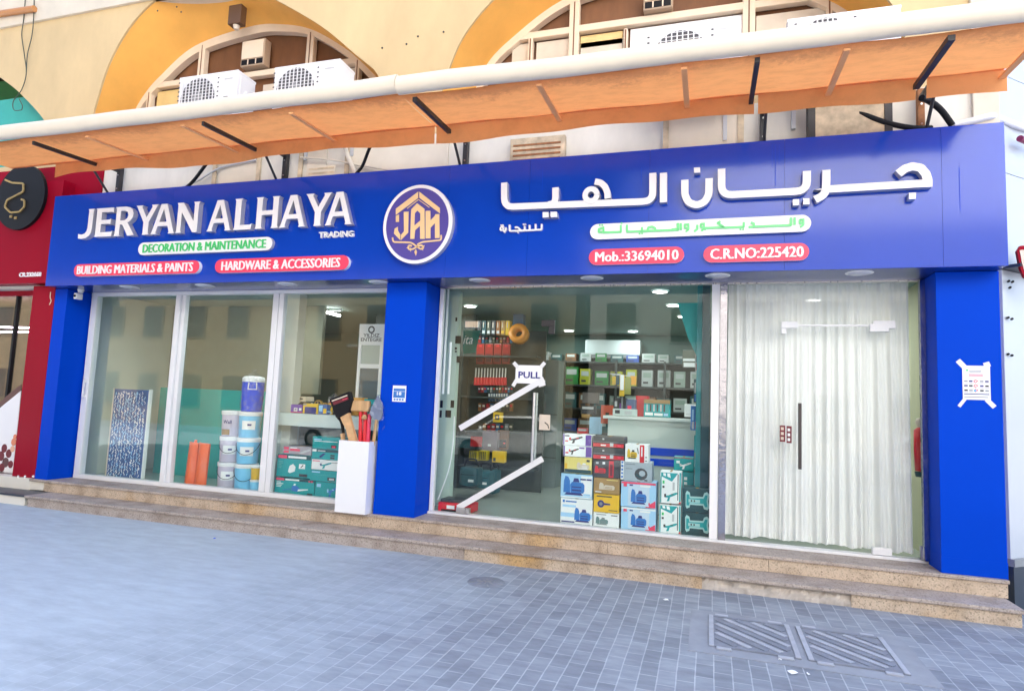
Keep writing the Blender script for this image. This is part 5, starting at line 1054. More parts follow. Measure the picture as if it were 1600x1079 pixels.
# ------------------------------------------------------------------ inside of the right shop
def ceiling_lamp(x, y, label, r=.085, w_=2.6, lit=True):
    t = thing('ceiling_light', label, 'ceiling light', (x, y, 2.788), 'round ceiling lights inside the shop')
    MB().lathe(x, y, [(r, 2.776), (r+.02, 2.782), (r+.022, 2.7885)], ACW, 24).build('rim', t)
    MB().lathe(x, y, [(0, 2.7745), (r, 2.7755)], LAMP, 24).build('lens', t)
    ld = bpy.data.lights.new('lamp_light', 'AREA'); ld.shape = 'DISK'; ld.size = r*2; ld.energy = w_; ld.color = (.92, 1, .97)
    lo = bpy.data.objects.new('lamp_light', ld); col.objects.link(lo); lo.parent = t; lo.location = (0, 0, -.02)
    return t
for x, y, lab in ((6.40, 1.0, 'ceiling light nearest the glass in the right row'), (6.51, 2.05, 'second ceiling light of the row going back at right'), (6.61, 3.1, 'third ceiling light of the row going back at right'), (6.70, 4.2, 'last ceiling light of the right row, next to teal wall'), (8.2, 1.7, 'added ceiling light behind the sheer curtain, to brighten it'),  # the lamp behind the curtain is added, unseen, to light the cloth
                  (4.43, 4.95, 'far ceiling light seen above the steel door handle'), (5.63, 4.98, 'far ceiling light in the middle of the big pane'), (3.55, 2.0, 'ceiling light seen through the left edge of the glass door'), (1.0, .95, 'ceiling light behind the second left window pane'), (2.9, 2.2, 'ceiling light by the left edge of the middle blue pillar')): ceiling_lamp(x, y, lab, .085, 5.0 if x > 8 else (3.0 if y < 1.5 else 1.7))
t = thing('tube_light', 'bright slanted tube light behind the third left window pane', 'tube light', (2.1, 2.5, 2.7)); p, q = spot(511, 488, 2.2), spot(531, 493, 2.2)
MB().cyl(p, q, .02, .02, LAMP, 10).build('tube', t); MB().box(min(p.x, q.x)-.03, max(p.x, q.x)+.03, 2.18, 2.22, max(p.z, q.z)+.022, 2.789, ACW, .004).build('holder', t)

# side panel, tubes and sockets left of the door
sp_ = thing('socket_board', 'pale green panel with black sockets behind the left edge of the door', 'panel', (3.9, .55, .02))
MB().box(3.58, 3.865, .80, .90, .021, 2.788, mat('pale_green_panel', (.50, .62, .54), .5)).build('board', sp_)
s = MB()
for q in ((202, 842, 222, 892), (278, 842, 298, 892), (193, 908, 215, 958), (243, 908, 278, 958), (310, 408, 345, 460), (306, 484, 318, 500), (306, 508, 318, 518), (318, 545, 335, 588), (310, 284, 320, 310)):
    a, b_ = spot(*RR(q[0], q[1]), .795), spot(*RR(q[2], q[3]), .795); s.box(a.x, b_.x, .792, .7995, b_.z, a.z, BLACK)
s.build('socket', sp_)
for i, (u, v0, v1) in enumerate(((230, 90, 815), (262, 60, 800), (278, 450, 800))):
    a, b_ = spot(*RR(u, v0), .53), spot(*RR(u-10, v1), .53); solo(MB().cyl((a.x, .53, a.z), (a.x, .53, b_.z), .016, .016, WHITE, 12), 'tube', ['white tube leftmost of three behind the door jamb', 'white tube in the middle of three behind the door jamb', 'short white tube rightmost of three behind the door jamb'][i], 'tube', 'white tubes by the door jamb')
cable([(710, 650, .52), (708, 690, .5), (702, 730, .5), (690, 765, .5), (684, 780, .5)], .008, WHITE, 'cord', 'thin white cord hanging down to the red tool case', 'cord')
# wall rack with hanging goods
rk = thing('pegboard_rack', 'dark pegboard rack full of tools seen through the glass door', 'rack', (3.7, 2.75, .02))
MB().box(2.6, 4.55, 2.75, 2.79, .021, 2.5, mat('dark_pegboard', (.05, .06, .055), .6, var=.3, vscale=8)).build('board', rk)
for z in (.35, .9, 1.42, 2.06): MB().box(2.6, 4.5, 2.45, 2.749, z, z+.025, SHELF).build('shelf', rk)
gi = dict(zmin=None)
def hung(q, y, label, name, cat, m_, group=None, extra=(), conv=RR, d=.05):
    (u0, v0), (u1, v1) = conv(q[0], q[1]), conv(q[2], q[3]); um, vm = (u0+u1)/2, (v0+v1)/2; x0, x1, z0, z1 = sx(u0, vm, y), sx(u1, vm, y), max(.022, sz(um, v1, y)), sz(um, v0, y); b = MB().box(x0, x1, y, y+d, z0, z1, m_, .006)
    for i, a in enumerate(extra): b.box(x0+a[0]*(x1-x0), x0+a[1]*(x1-x0), y-.004-.001*i, y-.0004, z0+a[2]*(z1-z0), z0+a[3]*(z1-z0), a[4])
    return solo(b, name, label, cat, group)
for i in range(7): hung((455+32*i, 305, 483+32*i, 402), 2.5, ['black box with white bars, first on the rack top shelf', 'dark box with white bars, second on the rack top shelf', 'olive box with white bars, third on the rack top shelf', 'black box with white bars, fourth on the rack top shelf', 'brown box on the rack top shelf, left of the yellow boxes', 'amber box on the rack top shelf, left of the yellow box', 'yellow box at the right end of the rack top shelf'][i], 'small_box', 'box', [CHAR, TEALD, OLIVE, CHAR, RUST, KRAFT, YEL][i], 'boxes on top of the rack', [(.2, .8, .1, .3, GREYL if i < 5 else YEL), (.3, .5, .5, .9, PALEP)], d=.12)
DRED = mat('dark_red_pack', (.35, .012, .015), .35)
for i in range(4): hung((450+58*i, 462, 502+58*i, 598), 2.6, ['dark red pack hanging first from left on the rack', 'dark red pack hanging second from left on the rack', 'dark red pack hanging third from left on the rack', 'dark red pack hanging last at right on the rack'][i], 'hanging_pack', 'pack', DRED, 'red packs on the rack', [(.3, .7, .85, .95, REDP), (.15, .85, .1, .5, MAROON)])
for i in range(11):
    u = 448+20*i; (u0, v0), (u1, v1) = RR(u, 625), RR(u+6, 740); a, b_ = spot(u0, v0, 2.62), spot(u0, v1, 2.62); m_ = REDP if i in (1, 4, 5, 10) else mat('handle_orange_red', (.55, .10, .04), .4) if i == 0 else DRED
    t = thing('screwdriver', 'screwdriver with a red handle hanging in the row on the rack', 'screwdriver', (a.x, 2.62, b_.z), 'red handled screwdrivers on the rack')
    zm = a.z*.45+b_.z*.55; MB().cyl((a.x, 2.62, a.z), (a.x, 2.62, zm), .012, .012, STEEL, 8).build('shaft', t); MB().cyl((a.x, 2.62, zm), (a.x, 2.62, b_.z), .024, .028, REDP, 10).build('handle', t)
for i in range(8): hung((530+17*i, 795, 543+17*i, 850), 2.6, 'small blue blister pack hanging in the lower row of the rack', 'blister_pack', 'pack', mat('pack_dark_blue', (.02, .10, .22), .35) if i == 0 else bpy.data.materials['pack_dark_blue'], 'blue packs on the rack', [(.1, .9, .6, .95, GREYL)])
a = [spot(*RR(*p), 1.7) for p in ((362, 372), (478, 372), (440, 520), (362, 530))]; fl = MB().prism([(p.x, p.z) for p in a][::-1], 1.71, 1.70, mat('flag_teal', (.005, .16, .13), .6))
l0, l1 = spot(*RR(358, 462), 1.69), spot(*RR(424, 405), 1.69); fo = solo(fl, 'pennant', 'dark teal pennant with white slanted lettering behind the door', 'pennant'); fo['_o'] = (0, 0, 0)
tx = MB().text('ita', l0.x, l1.x, l0.z, l1.z, 1.6985, WHITE, .002); tx.v = [(p[0]+.25*(p[2]-l0.z), p[1], p[2]) for p in tx.v]; tx.build('lettering', fo)
p = spot(*RR(738, 395), 2.4); o = MB().lathe(0, 0, [(.06, -.05), (.15, -.06), (.15, .06), (.06, .05), (.06, -.05)], mat('reel_orange', (.80, .28, .03), .4), 24).xform(Matrix.Translation(p) @ Matrix.Rotation(R(75), 4, 'X')); solo(o, 'cable_reel', 'orange coiled reel hanging behind the glass door above the PULL sign', 'reel')
hung((562, 922, 620, 990), 1.9, 'yellow square case with a round black centre under the tape strip', 'yellow_case', 'case', YEL, None, [(.25, .75, .25, .75, CHAR), (.4, .6, .4, .6, YEL)], d=.08)
hung((400, 320, 462, 386), 1.8, 'yellow ribbed pack, left of two on the lower rack', 'yellow_pack', 'pack', mat('dull_yellow', (.55, .42, .03), .5), 'yellow packs', [(.1+.2*k, .2+.2*k, .1, .9, OLIVE) for k in range(4)], RL, .1)
hung((466, 318, 524, 384), 1.8, 'yellow ribbed pack, middle one on the lower rack', 'yellow_pack', 'pack', bpy.data.materials['dull_yellow'], 'yellow packs', [(.1+.2*k, .2+.2*k, .1, .9, OLIVE) for k in range(4)], RL, .1)
hung((556, 322, 640, 398), 1.8, 'bright yellow chunky pack, right one on the lower rack', 'yellow_pack', 'pack', YEL, 'yellow packs', [(.5, .95, .3, .7, YC2), (.1, .3, .1, .4, OLIVE)], RL, .1)
hung((300, 222, 450, 300), 1.7, 'dark teal power tool case on the low rack shelf', 'tool_case', 'case', TEALD, None, [(.0, 1, .9, 1, GREY)], RL, .3)
hung((410, 222, 488, 292), 1.66, 'red case end beside the dark teal case', 'tool_case', 'case', DRED, None, [], RL, .02)
hung((488, 190, 590, 330), 2.0, 'clear grey plastic crate under the tape strip', 'crate', 'crate', mat('greyplum', (.20, .16, .19), .2), None, [(.4, .6, .3, .4, GREYL)], RL, .2)
hung((592, 180, 660, 310), 2.1, 'brown and black pack at the right end of the lower rack', 'hanging_pack', 'pack', mat('brown_pack', (.14, .06, .03), .6), None, [(.1, .9, .1, .5, BLACK), (.6, .8, .3, .36, REDP)], RL, .08)
def tool_bag(q, y, label, m_):
    (u0, v0), (u1, v1) = RL(q[0], q[1]), RL(q[2], q[3]); um, vm = (u0+u1)/2, (v0+v1)/2; x0, x1 = sx(u0, vm, y), sx(u1, vm, y); z0, z1 = max(.022, sz(um, v1, y)), sz(um, v0, y); t = thing('tool_bag', label, 'tool bag', ((x0+x1)/2, y, z0), 'teal tool bags by the door')
    MB().box(x0, x1, y, y+.28, z0, z1, m_, .05).build('body', t); MB().tube([(x0+.1*(x1-x0), y+.14, z1), (x0+.25*(x1-x0), y+.14, z1+.09), (x0+.75*(x1-x0), y+.14, z1+.09), (x0+.9*(x1-x0), y+.14, z1)], .012, BLACK, 8).build('handle', t)
    MB().box(x0+.55*(x1-x0), x0+.85*(x1-x0), y-.006, y-.0005, z0+.25*(z1-z0), z0+.38*(z1-z0), GREYL).box(x0+.1*(x1-x0), x0+.9*(x1-x0), y-.004, y-.0005, z0+.6*(z1-z0), z0+.63*(z1-z0), BLACK).build('pocket', t)
TB = mat('bag_teal', (.01, .10, .125), .7, var=.3, vscale=10)
tool_bag((440, 455, 535, 575), 1.45, 'large teal tool bag with pale lettering patch behind the lower tape', TB); tool_bag((530, 450, 578, 615), 1.75, 'narrow teal tool bag right of the large one', TB); tool_bag((330, 430, 450, 560), 1.2, 'dark teal tool bag left of the large one, under clear plastic', TEALD)
c = thing('red_tool_case', 'red and black tool case lying on the floor by the door jamb', 'tool case', (4.05, .5, .02)); (u0, v0), (u1, v1) = RL(186, 625), RL(425, 712); x0, x1 = sx(u0, v1, .45), sx(u1, v1, .45)
MB().box(x0, x1-.03, .46, .74, .021, .13, REDP, .02).box(x0+.02, x1-.05, .48, .73, .1305, .17, CHAR, .02).build('shell', c); MB().box(x0+.12, x0+.22, .452, .4595, .06, .10, PWHITE).box(x0+.05, x1-.1, .455, .4597, .025, .05, BLACK).build('label', c)
solo(MB().box(sx(803, 500, 2.9), sx(818, 500, 2.9), 2.85, 3.0, .021, 2.788, mat('blue_post', (.05, .16, .32), .5)), 'post', 'blue post behind the orange reel', 'post')
solo(MB().box(4.35, 4.62, 3.4, 3.8, .021, 2.1, mat('grey_cabinet', (.22, .26, .26), .5), .01).box(4.352, 4.618, 3.39, 3.399, .5, .51, CHAR).box(4.352, 4.618, 3.39, 3.399, 1.2, 1.21, CHAR), 'cabinet', 'tall grey cabinet behind the long steel door handle', 'cabinet')
pal = [DRED, CHAR, TEALD, MAROON, OLIVE, bpy.data.materials['pack_dark_blue'], RUST, GREY]; pn = ['dark red', 'charcoal', 'dark teal', 'maroon', 'olive', 'dark blue', 'rust', 'grey']
for r_, (v0, v1, n_) in enumerate(((412, 455, 10), (752, 790, 12), (862, 915, 9), (1000, 1060, 8))):
    for i in range(n_):
        k = (i*5+r_*3) % 8; u = 462+(700-462)*i/n_; w_ = (700-462)/n_*.8
        hung((u, v0, u+w_, v1), 2.6, '%s small pack hanging on the dark pegboard rack' % pn[k], 'hanging_pack', 'pack', pal[k], '%s small packs on the rack' % pn[k], [(.15, .85, .55, .8, [GREYL, PALEP, REDP][i % 3])], RR, .04)
# rear shelving with boxed goods
rs = thing('rear_shelving', 'long dark shelving on the rear wall of the shop', 'shelving', (5.6, 5.5, .02))
MB().box(3.0, 7.04, 5.70, 5.745, .021, 2.25, mat('shelf_back', (.05, .065, .06), .6)).build('back_board', rs)
for x in (3.02, 4.3, 5.3, 6.2, 7.02): MB().box(x-.02, x+.02, 5.25, 5.699, .021, 2.25, SHELF).build('upright', rs)
for z in (.4, .85, 1.3, 1.75, 2.2): MB().box(3.04, 7.0, 5.27, 5.699, z, z+.03, SHELF).build('shelf', rs)
CP = [mat('box_pale_green', (.30, .38, .34), .6), mat('box_green', (.02, .22, .05), .5), mat('box_olive_yellow', (.40, .42, .03), .5), mat('box_grey_white', (.46, .50, .50), .6), mat('box_dark_teal', (.02, .10, .11), .5), mat('box_brown', (.20, .10, .05), .6), mat('box_blue', (.03, .08, .35), .5)]
CN = ['pale green', 'bright green', 'olive yellow', 'greyish white', 'dark teal', 'brown', 'blue']
for z, seq, hh in ((2.23, [4, 4, 3, 4, 5, 3, 1, 4, 6, 3, 3, 4, 0], .18), (1.78, [0, 0, 4, 1, 1, 2, 1, 2, 2, 3, 3, 0, 3], .36), (1.33, [4, 5, 4, 0, 4, 5, 4, 0, 0, 5, 4, 3, 4], .32), (.88, [5, 4, 0, 4, 6, 5, 4, 4, 0, 4, 5, 4, 4], .3), (.43, [4, 0, 5, 4, 4, 0, 4, 5, 4, 0, 4, 5, 0], .3)):
    for i, k in enumerate(seq):
        x = 3.12+.295*i; h_ = hh*random.uniform(.72, 1.0); w_ = random.uniform(.19, .27)
        b = MB().box(x, x+w_, 5.32, 5.6, z+.001, z+h_, CP[k], .004).box(x+.03, x+w_-.03, 5.318, 5.3195, z+h_*.55, z+h_*.85, CP[3] if k != 3 else CP[0]).box(x+.03, x+w_*.6, 5.3175, 5.3195, z+h_*.18, z+h_*.3, CHAR)
        solo(b, 'boxed_goods', '%s box on the dark rear shelving' % CN[k], 'box', '%s boxes on the rear shelving' % CN[k])
wa = thing('indoor_air_conditioner', 'wide white indoor air conditioner high on the rear wall', 'air conditioner', (5.15, 5.5, 2.38)); a, b_ = spot(914, 530, 5.3), spot(1000, 560, 5.3)
MB().box(a.x, b_.x, 5.32, 5.56, b_.z+.06, min(a.z, 2.77), mat('ac_pale', (.62, .70, .72), .3), .03).build('casing', wa); MB().box(a.x+.03, b_.x-.03, 5.335, 5.5, b_.z, b_.z+.058, GREY, .01).build('louvre', wa)
# sales counter and what stands on it
sc_ = thing('sales_counter', 'pale sales counter with two blue stripes behind the stacked boxes', 'counter', (6.3, 1.7, .02)); y = 1.7; a, b_ = spot(950, 650, y), spot(1090, 656, y)
x0, x1 = a.x, 6.86; MB().box(x0, x1, y, y+.5, .021, 1.21, COUNTER, .004).build('front', sc_); MB().box(x0-.06, x1, y-.04, y+.52, 1.2105, 1.25, mat('counter_top', (.75, .80, .78), .3), .006).build('top', sc_)
for v0, v1 in ((700, 712), (717, 728)): z0, z1 = sz(1040, v1, y), sz(1040, v0, y); MB().box(x0+.02, x1-.01, y-.012, y-.0005, z0, z1, CBLUE).build('stripe', sc_)
on = lambda q, lab, name, cat, m_, ex=(), d=.18, yy=1.78: hung(q, yy, lab, name, cat, m_, None, ex, RM, d)
on((630, 838, 808, 955), 'teal display tray holding a row of small tools on the counter', 'display_tray', 'tray', TEAL, [(.05, .35, .08, .25, PWHITE), (.4, .72, .08, .22, PWHITE), (.76, .92, .08, .22, LBLUE)]+[(.1+.13*k, .16+.13*k, .32, .72, CHAR if k % 2 else GREYL) for k in range(6)]+[(.0, 1, .78, 1, KRAFT)])
on((575, 812, 660, 950), 'plain red box behind the teal display tray', 'red_box', 'box', REDP, yy=1.98); on((340, 875, 420, 1000), 'orange red box with a dark triangle left of the counter', 'red_box', 'box', mat('orange_red', (.62, .10, .05), .5), [(.4, .7, .3, .6, OLIVE)], yy=2.2)
on((508, 835, 572, 945), 'slate blue box with a pink spot on the counter', 'small_box', 'box', mat('slate', (.12, .16, .28), .5), [(.2, .6, .4, .6, PINK), (.1, .9, .05, .2, GREYL)]); on((425, 825, 508, 945), 'dark wire basket of mixed packs on the counter', 'basket', 'basket', CHAR, [(.1, .3, .5, .8, GREYL), (.5, .7, .3, .7, mat('violet_pack', (.2, .06, .3), .5)), (.1, .9, .05, .15, GREYL)])
on((904, 868, 1000, 955), 'white printer like box at the right end of the counter', 'white_box', 'box', PWHITE, [(.1, .9, .2, .24, GREYL)])
on((420, 900, 582, 946), 'low glassy tray in front on the counter', 'tray', 'tray', COUNTER, [(.1, .3, .3, .8, CHAR), (.5, .8, .2, .7, GREYL)], .1, 1.72)
hs = thing('hanging_display', 'yellow hanging card display with gloves above the counter', 'display', (6.0, 1.75, 1.3)); 
p0, p1 = spot(*RM(402, 664), 1.75), spot(*RM(575, 684), 1.75); MB().cyl((p0.x, 1.75, p0.z), (p1.x, 1.75, p1.z), .008, .008, GREYL, 8).cyl(((p0.x+p1.x)/2, 1.75, p0.z-.01), ((p0.x+p1.x)/2, 1.75, 1.251), .01, .01, GREY, 8).build('rod', hs)
for q, m_ in (((418, 680, 444, 738), YEL), ((540, 678, 580, 740), mat('amber', (.80, .36, .03), .5)), ((470, 670, 500, 815), YEL), ((504, 690, 545, 805), mat('glove', (.30, .30, .08), .6)), ((446, 676, 468, 740), TEALD), ((476, 672, 498, 775), PWHITE)):
    a, b_ = spot(*RM(q[0], q[1]), 1.73), spot(*RM(q[2], q[3]), 1.73); dd = .012*len(hs.children); MB().box(a.x, b_.x, 1.735-dd, 1.741-dd, b_.z, a.z, m_, .002).build('card', hs)
for q, lab, m_ in (((180, 1030, 250, 1078), 'small red and white tin left below the counter', REDP), ((262, 955, 338, 1070), 'pale shelf with a blue pot left of the counter', LBLUE), ((210, 935, 268, 962), 'brown pack on the shelf left of counter', KRAFT), ((205, 880, 300, 935), 'dark case on the shelf left of the counter', CHAR), ((215, 790, 320, 862), 'grey brown cabinet front at the rear', mat('greybrown', (.14, .12, .11), .6))):
    hung(q, 2.6, lab, 'boxed_goods', 'box', m_, None, [(.1, .9, .6, .9, GREYL)] if m_ in (REDP, CHAR) else [], RM, .15)
# teal slat wall with hanging tool packs
tw = solo(MB().box(6.845, 6.90, .62, .76, .021, 2.788, mat('teal_slat', (.005, .20, .23), .4)).box(6.901, 6.985, .60, 1.6, .021, 2.788, mat('teal_slat_dark', (.004, .055, .08), .4)).prism([(6.62, 2.60), (6.86, 2.60), (6.86, 1.95), (6.74, 2.2)], .80, .765, mat('teal_banner', (.01, .40, .40), .5)), 'teal_slat_wall', 'teal slat wall panel beside the white post', 'panel')
for i, (q, m_, lab) in enumerate((((978, 492, 1022, 650), GREYL, 'blister pack with red and blue pliers, topmost on the teal panel'), ((966, 700, 1022, 858), TEALD, 'pack of blue and red screwdrivers, middle one on the teal panel'), ((946, 880, 1024, 1045), MBLUE, 'blue spanner set pack, lowest on the teal panel'))):
    hung(q, .80, lab, 'blister_pack', 'pack', m_, 'packs on the teal panel', [(.1+.3*k, .3+.3*k, .05, .35, [REDP, MBLUE, GREYL][(k+i) % 3]) for k in range(3)]+[(.12+.3*k, .26+.3*k, .4, .85, [CHAR, GREYL, LBLUE][(k+i) % 3]) for k in range(3)], RM, .04)
hung((968, 215, 1022, 440), .80, 'teal and orange long pack hanging low on the teal panel', 'blister_pack', 'pack', TEAL, 'packs on the teal panel', [(.1+.3*k, .3+.3*k, .3, .48, mat('salmon', (.75, .25, .15), .5)) for k in range(3)]+[(.1+.3*k, .3+.3*k, .05, .28, GREYL) for k in range(3)], RW, .04)
hung((890, 505, 985, 618), 2.4, 'dark basket with pale handle on the shelf right of the green boxes', 'basket', 'basket', OLIVE, None, [(.05, .9, .35, .5, GREYL), (.1, .9, .0, .25, GREYL)], RM, .2)
# sheer curtain behind the second door
cb = MB(); nx, ny = 420, 22; V = []
def fold(s): return .050*(abs(math.sin(s*47+1.6*math.sin(s*9)))-.5)+.018*math.sin(s*23+2)+.022*(abs(math.sin(s*103+1+2*math.sin(s*5)))-.5)
for j in range(ny+1):
    t = j/ny
    for i in range(nx+1):
        s = i/nx; x = 7.175+s*1.74+.02*t*math.sin(s*30)+(.035*t*t*(s-.5)); hem = .055+.006*math.sin(s*34)+.005*math.sin(s*61+1); z = 2.775*(1-t)+hem*t
        V.append((x, .52+fold(s)*(.55+.55*t)+.03*t*math.sin(s*5), z))
cb.add(V, [(j*(nx+1)+i, j*(nx+1)+i+1, (j+1)*(nx+1)+i+1, (j+1)*(nx+1)+i) for j in range(ny) for i in range(nx)], CURT, True)
nr = 26; hm_ = MB(); base = V[-(nx+1):]; prev = V[-2*(nx+1):-(nx+1)]
hm_.add([(p[0], p[1]+.012, p[2]+.14) for p in base]+[(p[0], p[1]+.012, p[2]+.004) for p in base], [(i, i+1, nx+1+i+1, nx+1+i) for i in range(nx)], CURT, True)
cu_ = solo(cb, 'curtain', 'white sheer pleated curtain hanging behind the right glass door', 'curtain'); cu_['_o'] = (0, 0, 0); hm_.build('hem', cu_)
rb = thing('red_bag', 'red wrapped bag hanging between curtain edge and mirror strip', 'bag', (8.95, .62, 1.0)); a, b_ = spot(1432, 672, .62), spot(1450, 738, .62); cx = (a.x+b_.x)/2
MB().lathe(cx, .66, [(0, b_.z), (.055, b_.z+.01), (.062, b_.z+.2), (.06, a.z), (.03, a.z+.03)], REDP, 20).build('body', rb); MB().lathe(cx, .66, [(.03, a.z+.031), (.05, a.z+.08), (.035, a.z+.12), (0, a.z+.13)], PALEP, 14).lathe(cx, .66, [(.05, b_.z-.05), (.06, b_.z-.002)], TEALD, 14).build('wrap', rb)

# ------------------------------------------------------------------ neighbours
rd = thing('red_shop', 'dark red neighbouring shop front with a round black emblem at far left', 'shop', (-5, 0, -.3))
MB().box(-2.66, -2.215, .0, .5, .003, 2.80, RED, .004).build('pillar', rd)
MB().box(-12, -2.15, -.10, .08, 2.82, 4.36, RED).box(-12, -1.62, .072, .0985, 4.0, 4.66, RED).build('fascia', rd)
em2 = MB().disc(-2.94, 4.13, .50, .50, -.101, -.15, BLACK, None, 48); e2 = em2.build('emblem', rd)
gq = lambda x, y_: (sx(x/3.5975, 240+y_/3.5975, -.155), sz(x/3.5975, 240+y_/3.5975, -.155)); GOLD2 = mat('gold_leaf', (.75, .52, .20), .3, metal=.6)
g = MB(); g.stroke(rnd([gq(*p) for p in ((30, 148), (70, 165), (132, 168), (132, 215), (40, 262), (28, 300), (60, 332), (110, 328), (138, 300), (138, 262), (120, 258))], .03), .026, -.1505, -.165, GOLD2); g.prism([gq(*p) for p in ((55, 348), (68, 346), (66, 360), (54, 360))][::-1], -.1505, -.16, GOLD2).prism([gq(*p) for p in ((80, 356), (94, 354), (92, 368), (80, 368))][::-1], -.1505, -.16, GOLD2); g.build('gold_mark', e2)
x0, x1, z0, z1 = sx(31, 429, -.1), sx(65, 429, -.1), sz(45, 432.5, -.1), sz(45, 425.5, -.1); MB().text('CR.232668', x0, x1, z0, z1, -.101, WHITE, .012, .03).build('lettering', rd)
DW = mat('warm_dark_wall', (.10, .045, .03), .6, var=.4, vscale=3)
MB().box(-12, -2.23, 2.0, 2.1, 0, 2.8, DW).box(-2.34, -2.23, .5, 2.0, 0, 2.8, DW).box(-12, -2.23, .12, 2.1, 2.801, 2.815, DW).box(-12, -2.23, .12, 2.0, -.02, .002, mat('warm_floor', (.12, .07, .05), .3)).build('interior', rd)
wf = MB().box(-12, -2.661, .24, .30, .003, .06, BLACK).box(-12, -2.661, .24, .30, 2.70, 2.80, RED).box(-3.35, -3.31, .24, .30, .061, 2.699, BLACK).build('window', rd)
MB().box(-12, -2.662, .265, .275, .061, 2.70, GLASS).build('pane', wf)
for z, lab in ((2.33, 'upper pinkish white tube lamp inside the red shop'), (2.24, 'lower pinkish white tube lamp inside the red shop')): solo(MB().cyl((-5.5, 1.2, z), (-2.5, 1.3 if z > 2.3 else .9, z-.02), .012, .012, mat('pink_tube', (1, .75, .95), .5, emit=6.), 8), 'tube_lamp', lab, 'tube lamp')
solo(MB().box(-4.6, -2.5, 1.4, 1.8, 1.55, 1.60, mat('amber_shelf', (.55, .26, .08), .5)).box(-4.6, -2.5, 1.5, 1.8, .9, .95, bpy.data.materials['amber_shelf']), 'shelf', 'amber wooden shelves inside the red shop', 'shelf')
for i in range(9): solo(MB().lathe(-4.3+.2*i, 1.6, [(0, 1.601), (.05, 1.601), (.055, 1.70), (.03, 1.76), (.03, 1.80), (0, 1.80)], [KRAFT, GOLD, MAROON][i % 3], 12), 'jar', '%s jar on the shelf inside the red shop' % ['brown', 'gold', 'maroon'][i % 3], 'jar', '%s jars inside the red shop' % ['brown', 'gold', 'maroon'][i % 3])
g = lambda u, v: (sx(u, v, .23), sz(u, v, .23)); pm = MB().prism([g(*p) for p in ((-120, 742), (12, 744), (20, 740), (33, 608), (16, 622), (6, 630), (-20, 655), (-120, 690))][::-1], .236, .228, PWHITE)
pm.prism([g(*p) for p in ((6, 632), (16, 624), (33, 610), (33.5, 600), (18, 612), (4, 624), (-20, 645), (-20, 655))][::-1], .236, .2275, mat('choc_brown', (.09, .02, .015), .4))
for i, (u, v, r, m_) in enumerate(((7, 700, 7, MAROON), (14, 708, 7, MAROON), (2, 712, 8, MAROON), (9, 722, 8, mat('date_brown', (.10, .03, .03), .4)), (17, 725, 6, MAROON), (3, 730, 7, MAROON), (22, 690, 6, mat('salmon_art', (.72, .22, .10), .4)), (20, 701, 5, mat('peach_art', (.80, .45, .28), .4)), (24, 682, 4, bpy.data.materials['salmon_art']))):
    c_ = g(u, v); rr = r*.0085; pm.disc(c_[0], c_[1], rr, rr*1.1, .2272, .2262-.0006*i, m_, None, 16)
solo(pm, 'food_poster', 'white curved poster with dates and fruit inside the red shop window', 'poster')
tl_ = mat('cream_tile', (.80, .76, .66), .35)
MB().box(-12, -2.252, -.03, .28, -.20, .0, tl_, .004).box(-12, -1.99, -.025, .02, -.150, -.035, tl_, .004).box(-12, -1.86, -.36, -.04, -.30, -.185, tl_, .004).box(-12, -1.83, -.38, -.035, -.184, -.158, SKIRT).build('plinth', rd)
for u in (28.5, 39, 52): p = spot(u, 744, -.004); solo(MB().cyl((p.x, -.001, p.z), (p.x, -.012, p.z), .017, .014, WHITE, 12), 'bolt_cap', ['leftmost white bolt cap at the foot of the red pillar', 'middle white bolt cap at the foot of the red pillar', 'rightmost white bolt cap at the foot of the red pillar'][int(u > 30)+int(u > 50)], 'bolt cap', 'white bolt caps')
p = spot(79, 468, -.003); solo(MB().stroke(rnd([(sx(u, v, -.003), sz(u, v, -.003)) for u, v in ((79, 456), (78, 464), (80, 470), (77, 476))], .02), .014, -.0005, -.003, PALEP), 'peeling_paint', 'pale squiggle of peeled film on the red pillar top', 'mark')
# pale neighbour at the right corner: its wall runs back obliquely
nb_ = thing('corner_building', 'pale grey clad building running back from the right corner', 'building', (9.6, .15, -.3))
ang = R(42); Mx = Matrix.Translation((9.56, .105, 0)) @ Matrix.Rotation(ang, 4, 'Z'); pw = .95
cl_ = MB()
for i in range(7):
    for z0, z1 in ((2.82, 3.715), (3.722, 4.69), (4.697, 5.9), (5.907, 9.5)): cl_.box(.004+pw*i, pw*(i+1)-.004, -.02, .06, z0, z1, NEIGH, 0, Mx)
cl_.build('cladding', nb_)
MB().box(.0, 7, .06, .2, -.3, 9.5, GREYL, 0, Mx).box(.004, 7, -.005, .055, .10, 2.78, NEIGH, 0, Mx).build('wall', nb_)
MB().box(.0, 7, -.03, .058, -.3, .095, SKIRT, 0, Mx).box(.0, 7, -.04, .058, .0955, .16, GREY, 0, Mx).build('plinth', nb_)
MB().box(.0, 7, -.16, .05, 2.785, 2.815, SKIRT, 0, Mx).build('canopy_edge', nb_)
s = MB()
for u, v in ((1576, 439), (1582, 440), (1578, 449), (1575, 496), (1581, 498), (1575, 553), (1581, 555)): q = spot(u, v, .125); s.cyl((q.x, q.y-.01, q.z), (q.x+.004, q.y+.02, q.z), .011, .011, BLACK, 10)
s.build('screw_hole', nb_)
a = [spot(u, v, .0) for u, v in ((1589, 392), (1594, 384), (1630, 380), (1630, 450), (1600, 432), (1594, 418))]
rs_ = thing('side_sign', 'dark red rounded sign with cream face at the right frame edge', 'sign', (a[0].x, 0, a[0].z)); MB().prism([(p.x, p.z) for p in a][::-1], .04, .0, RED).build('case', rs_)
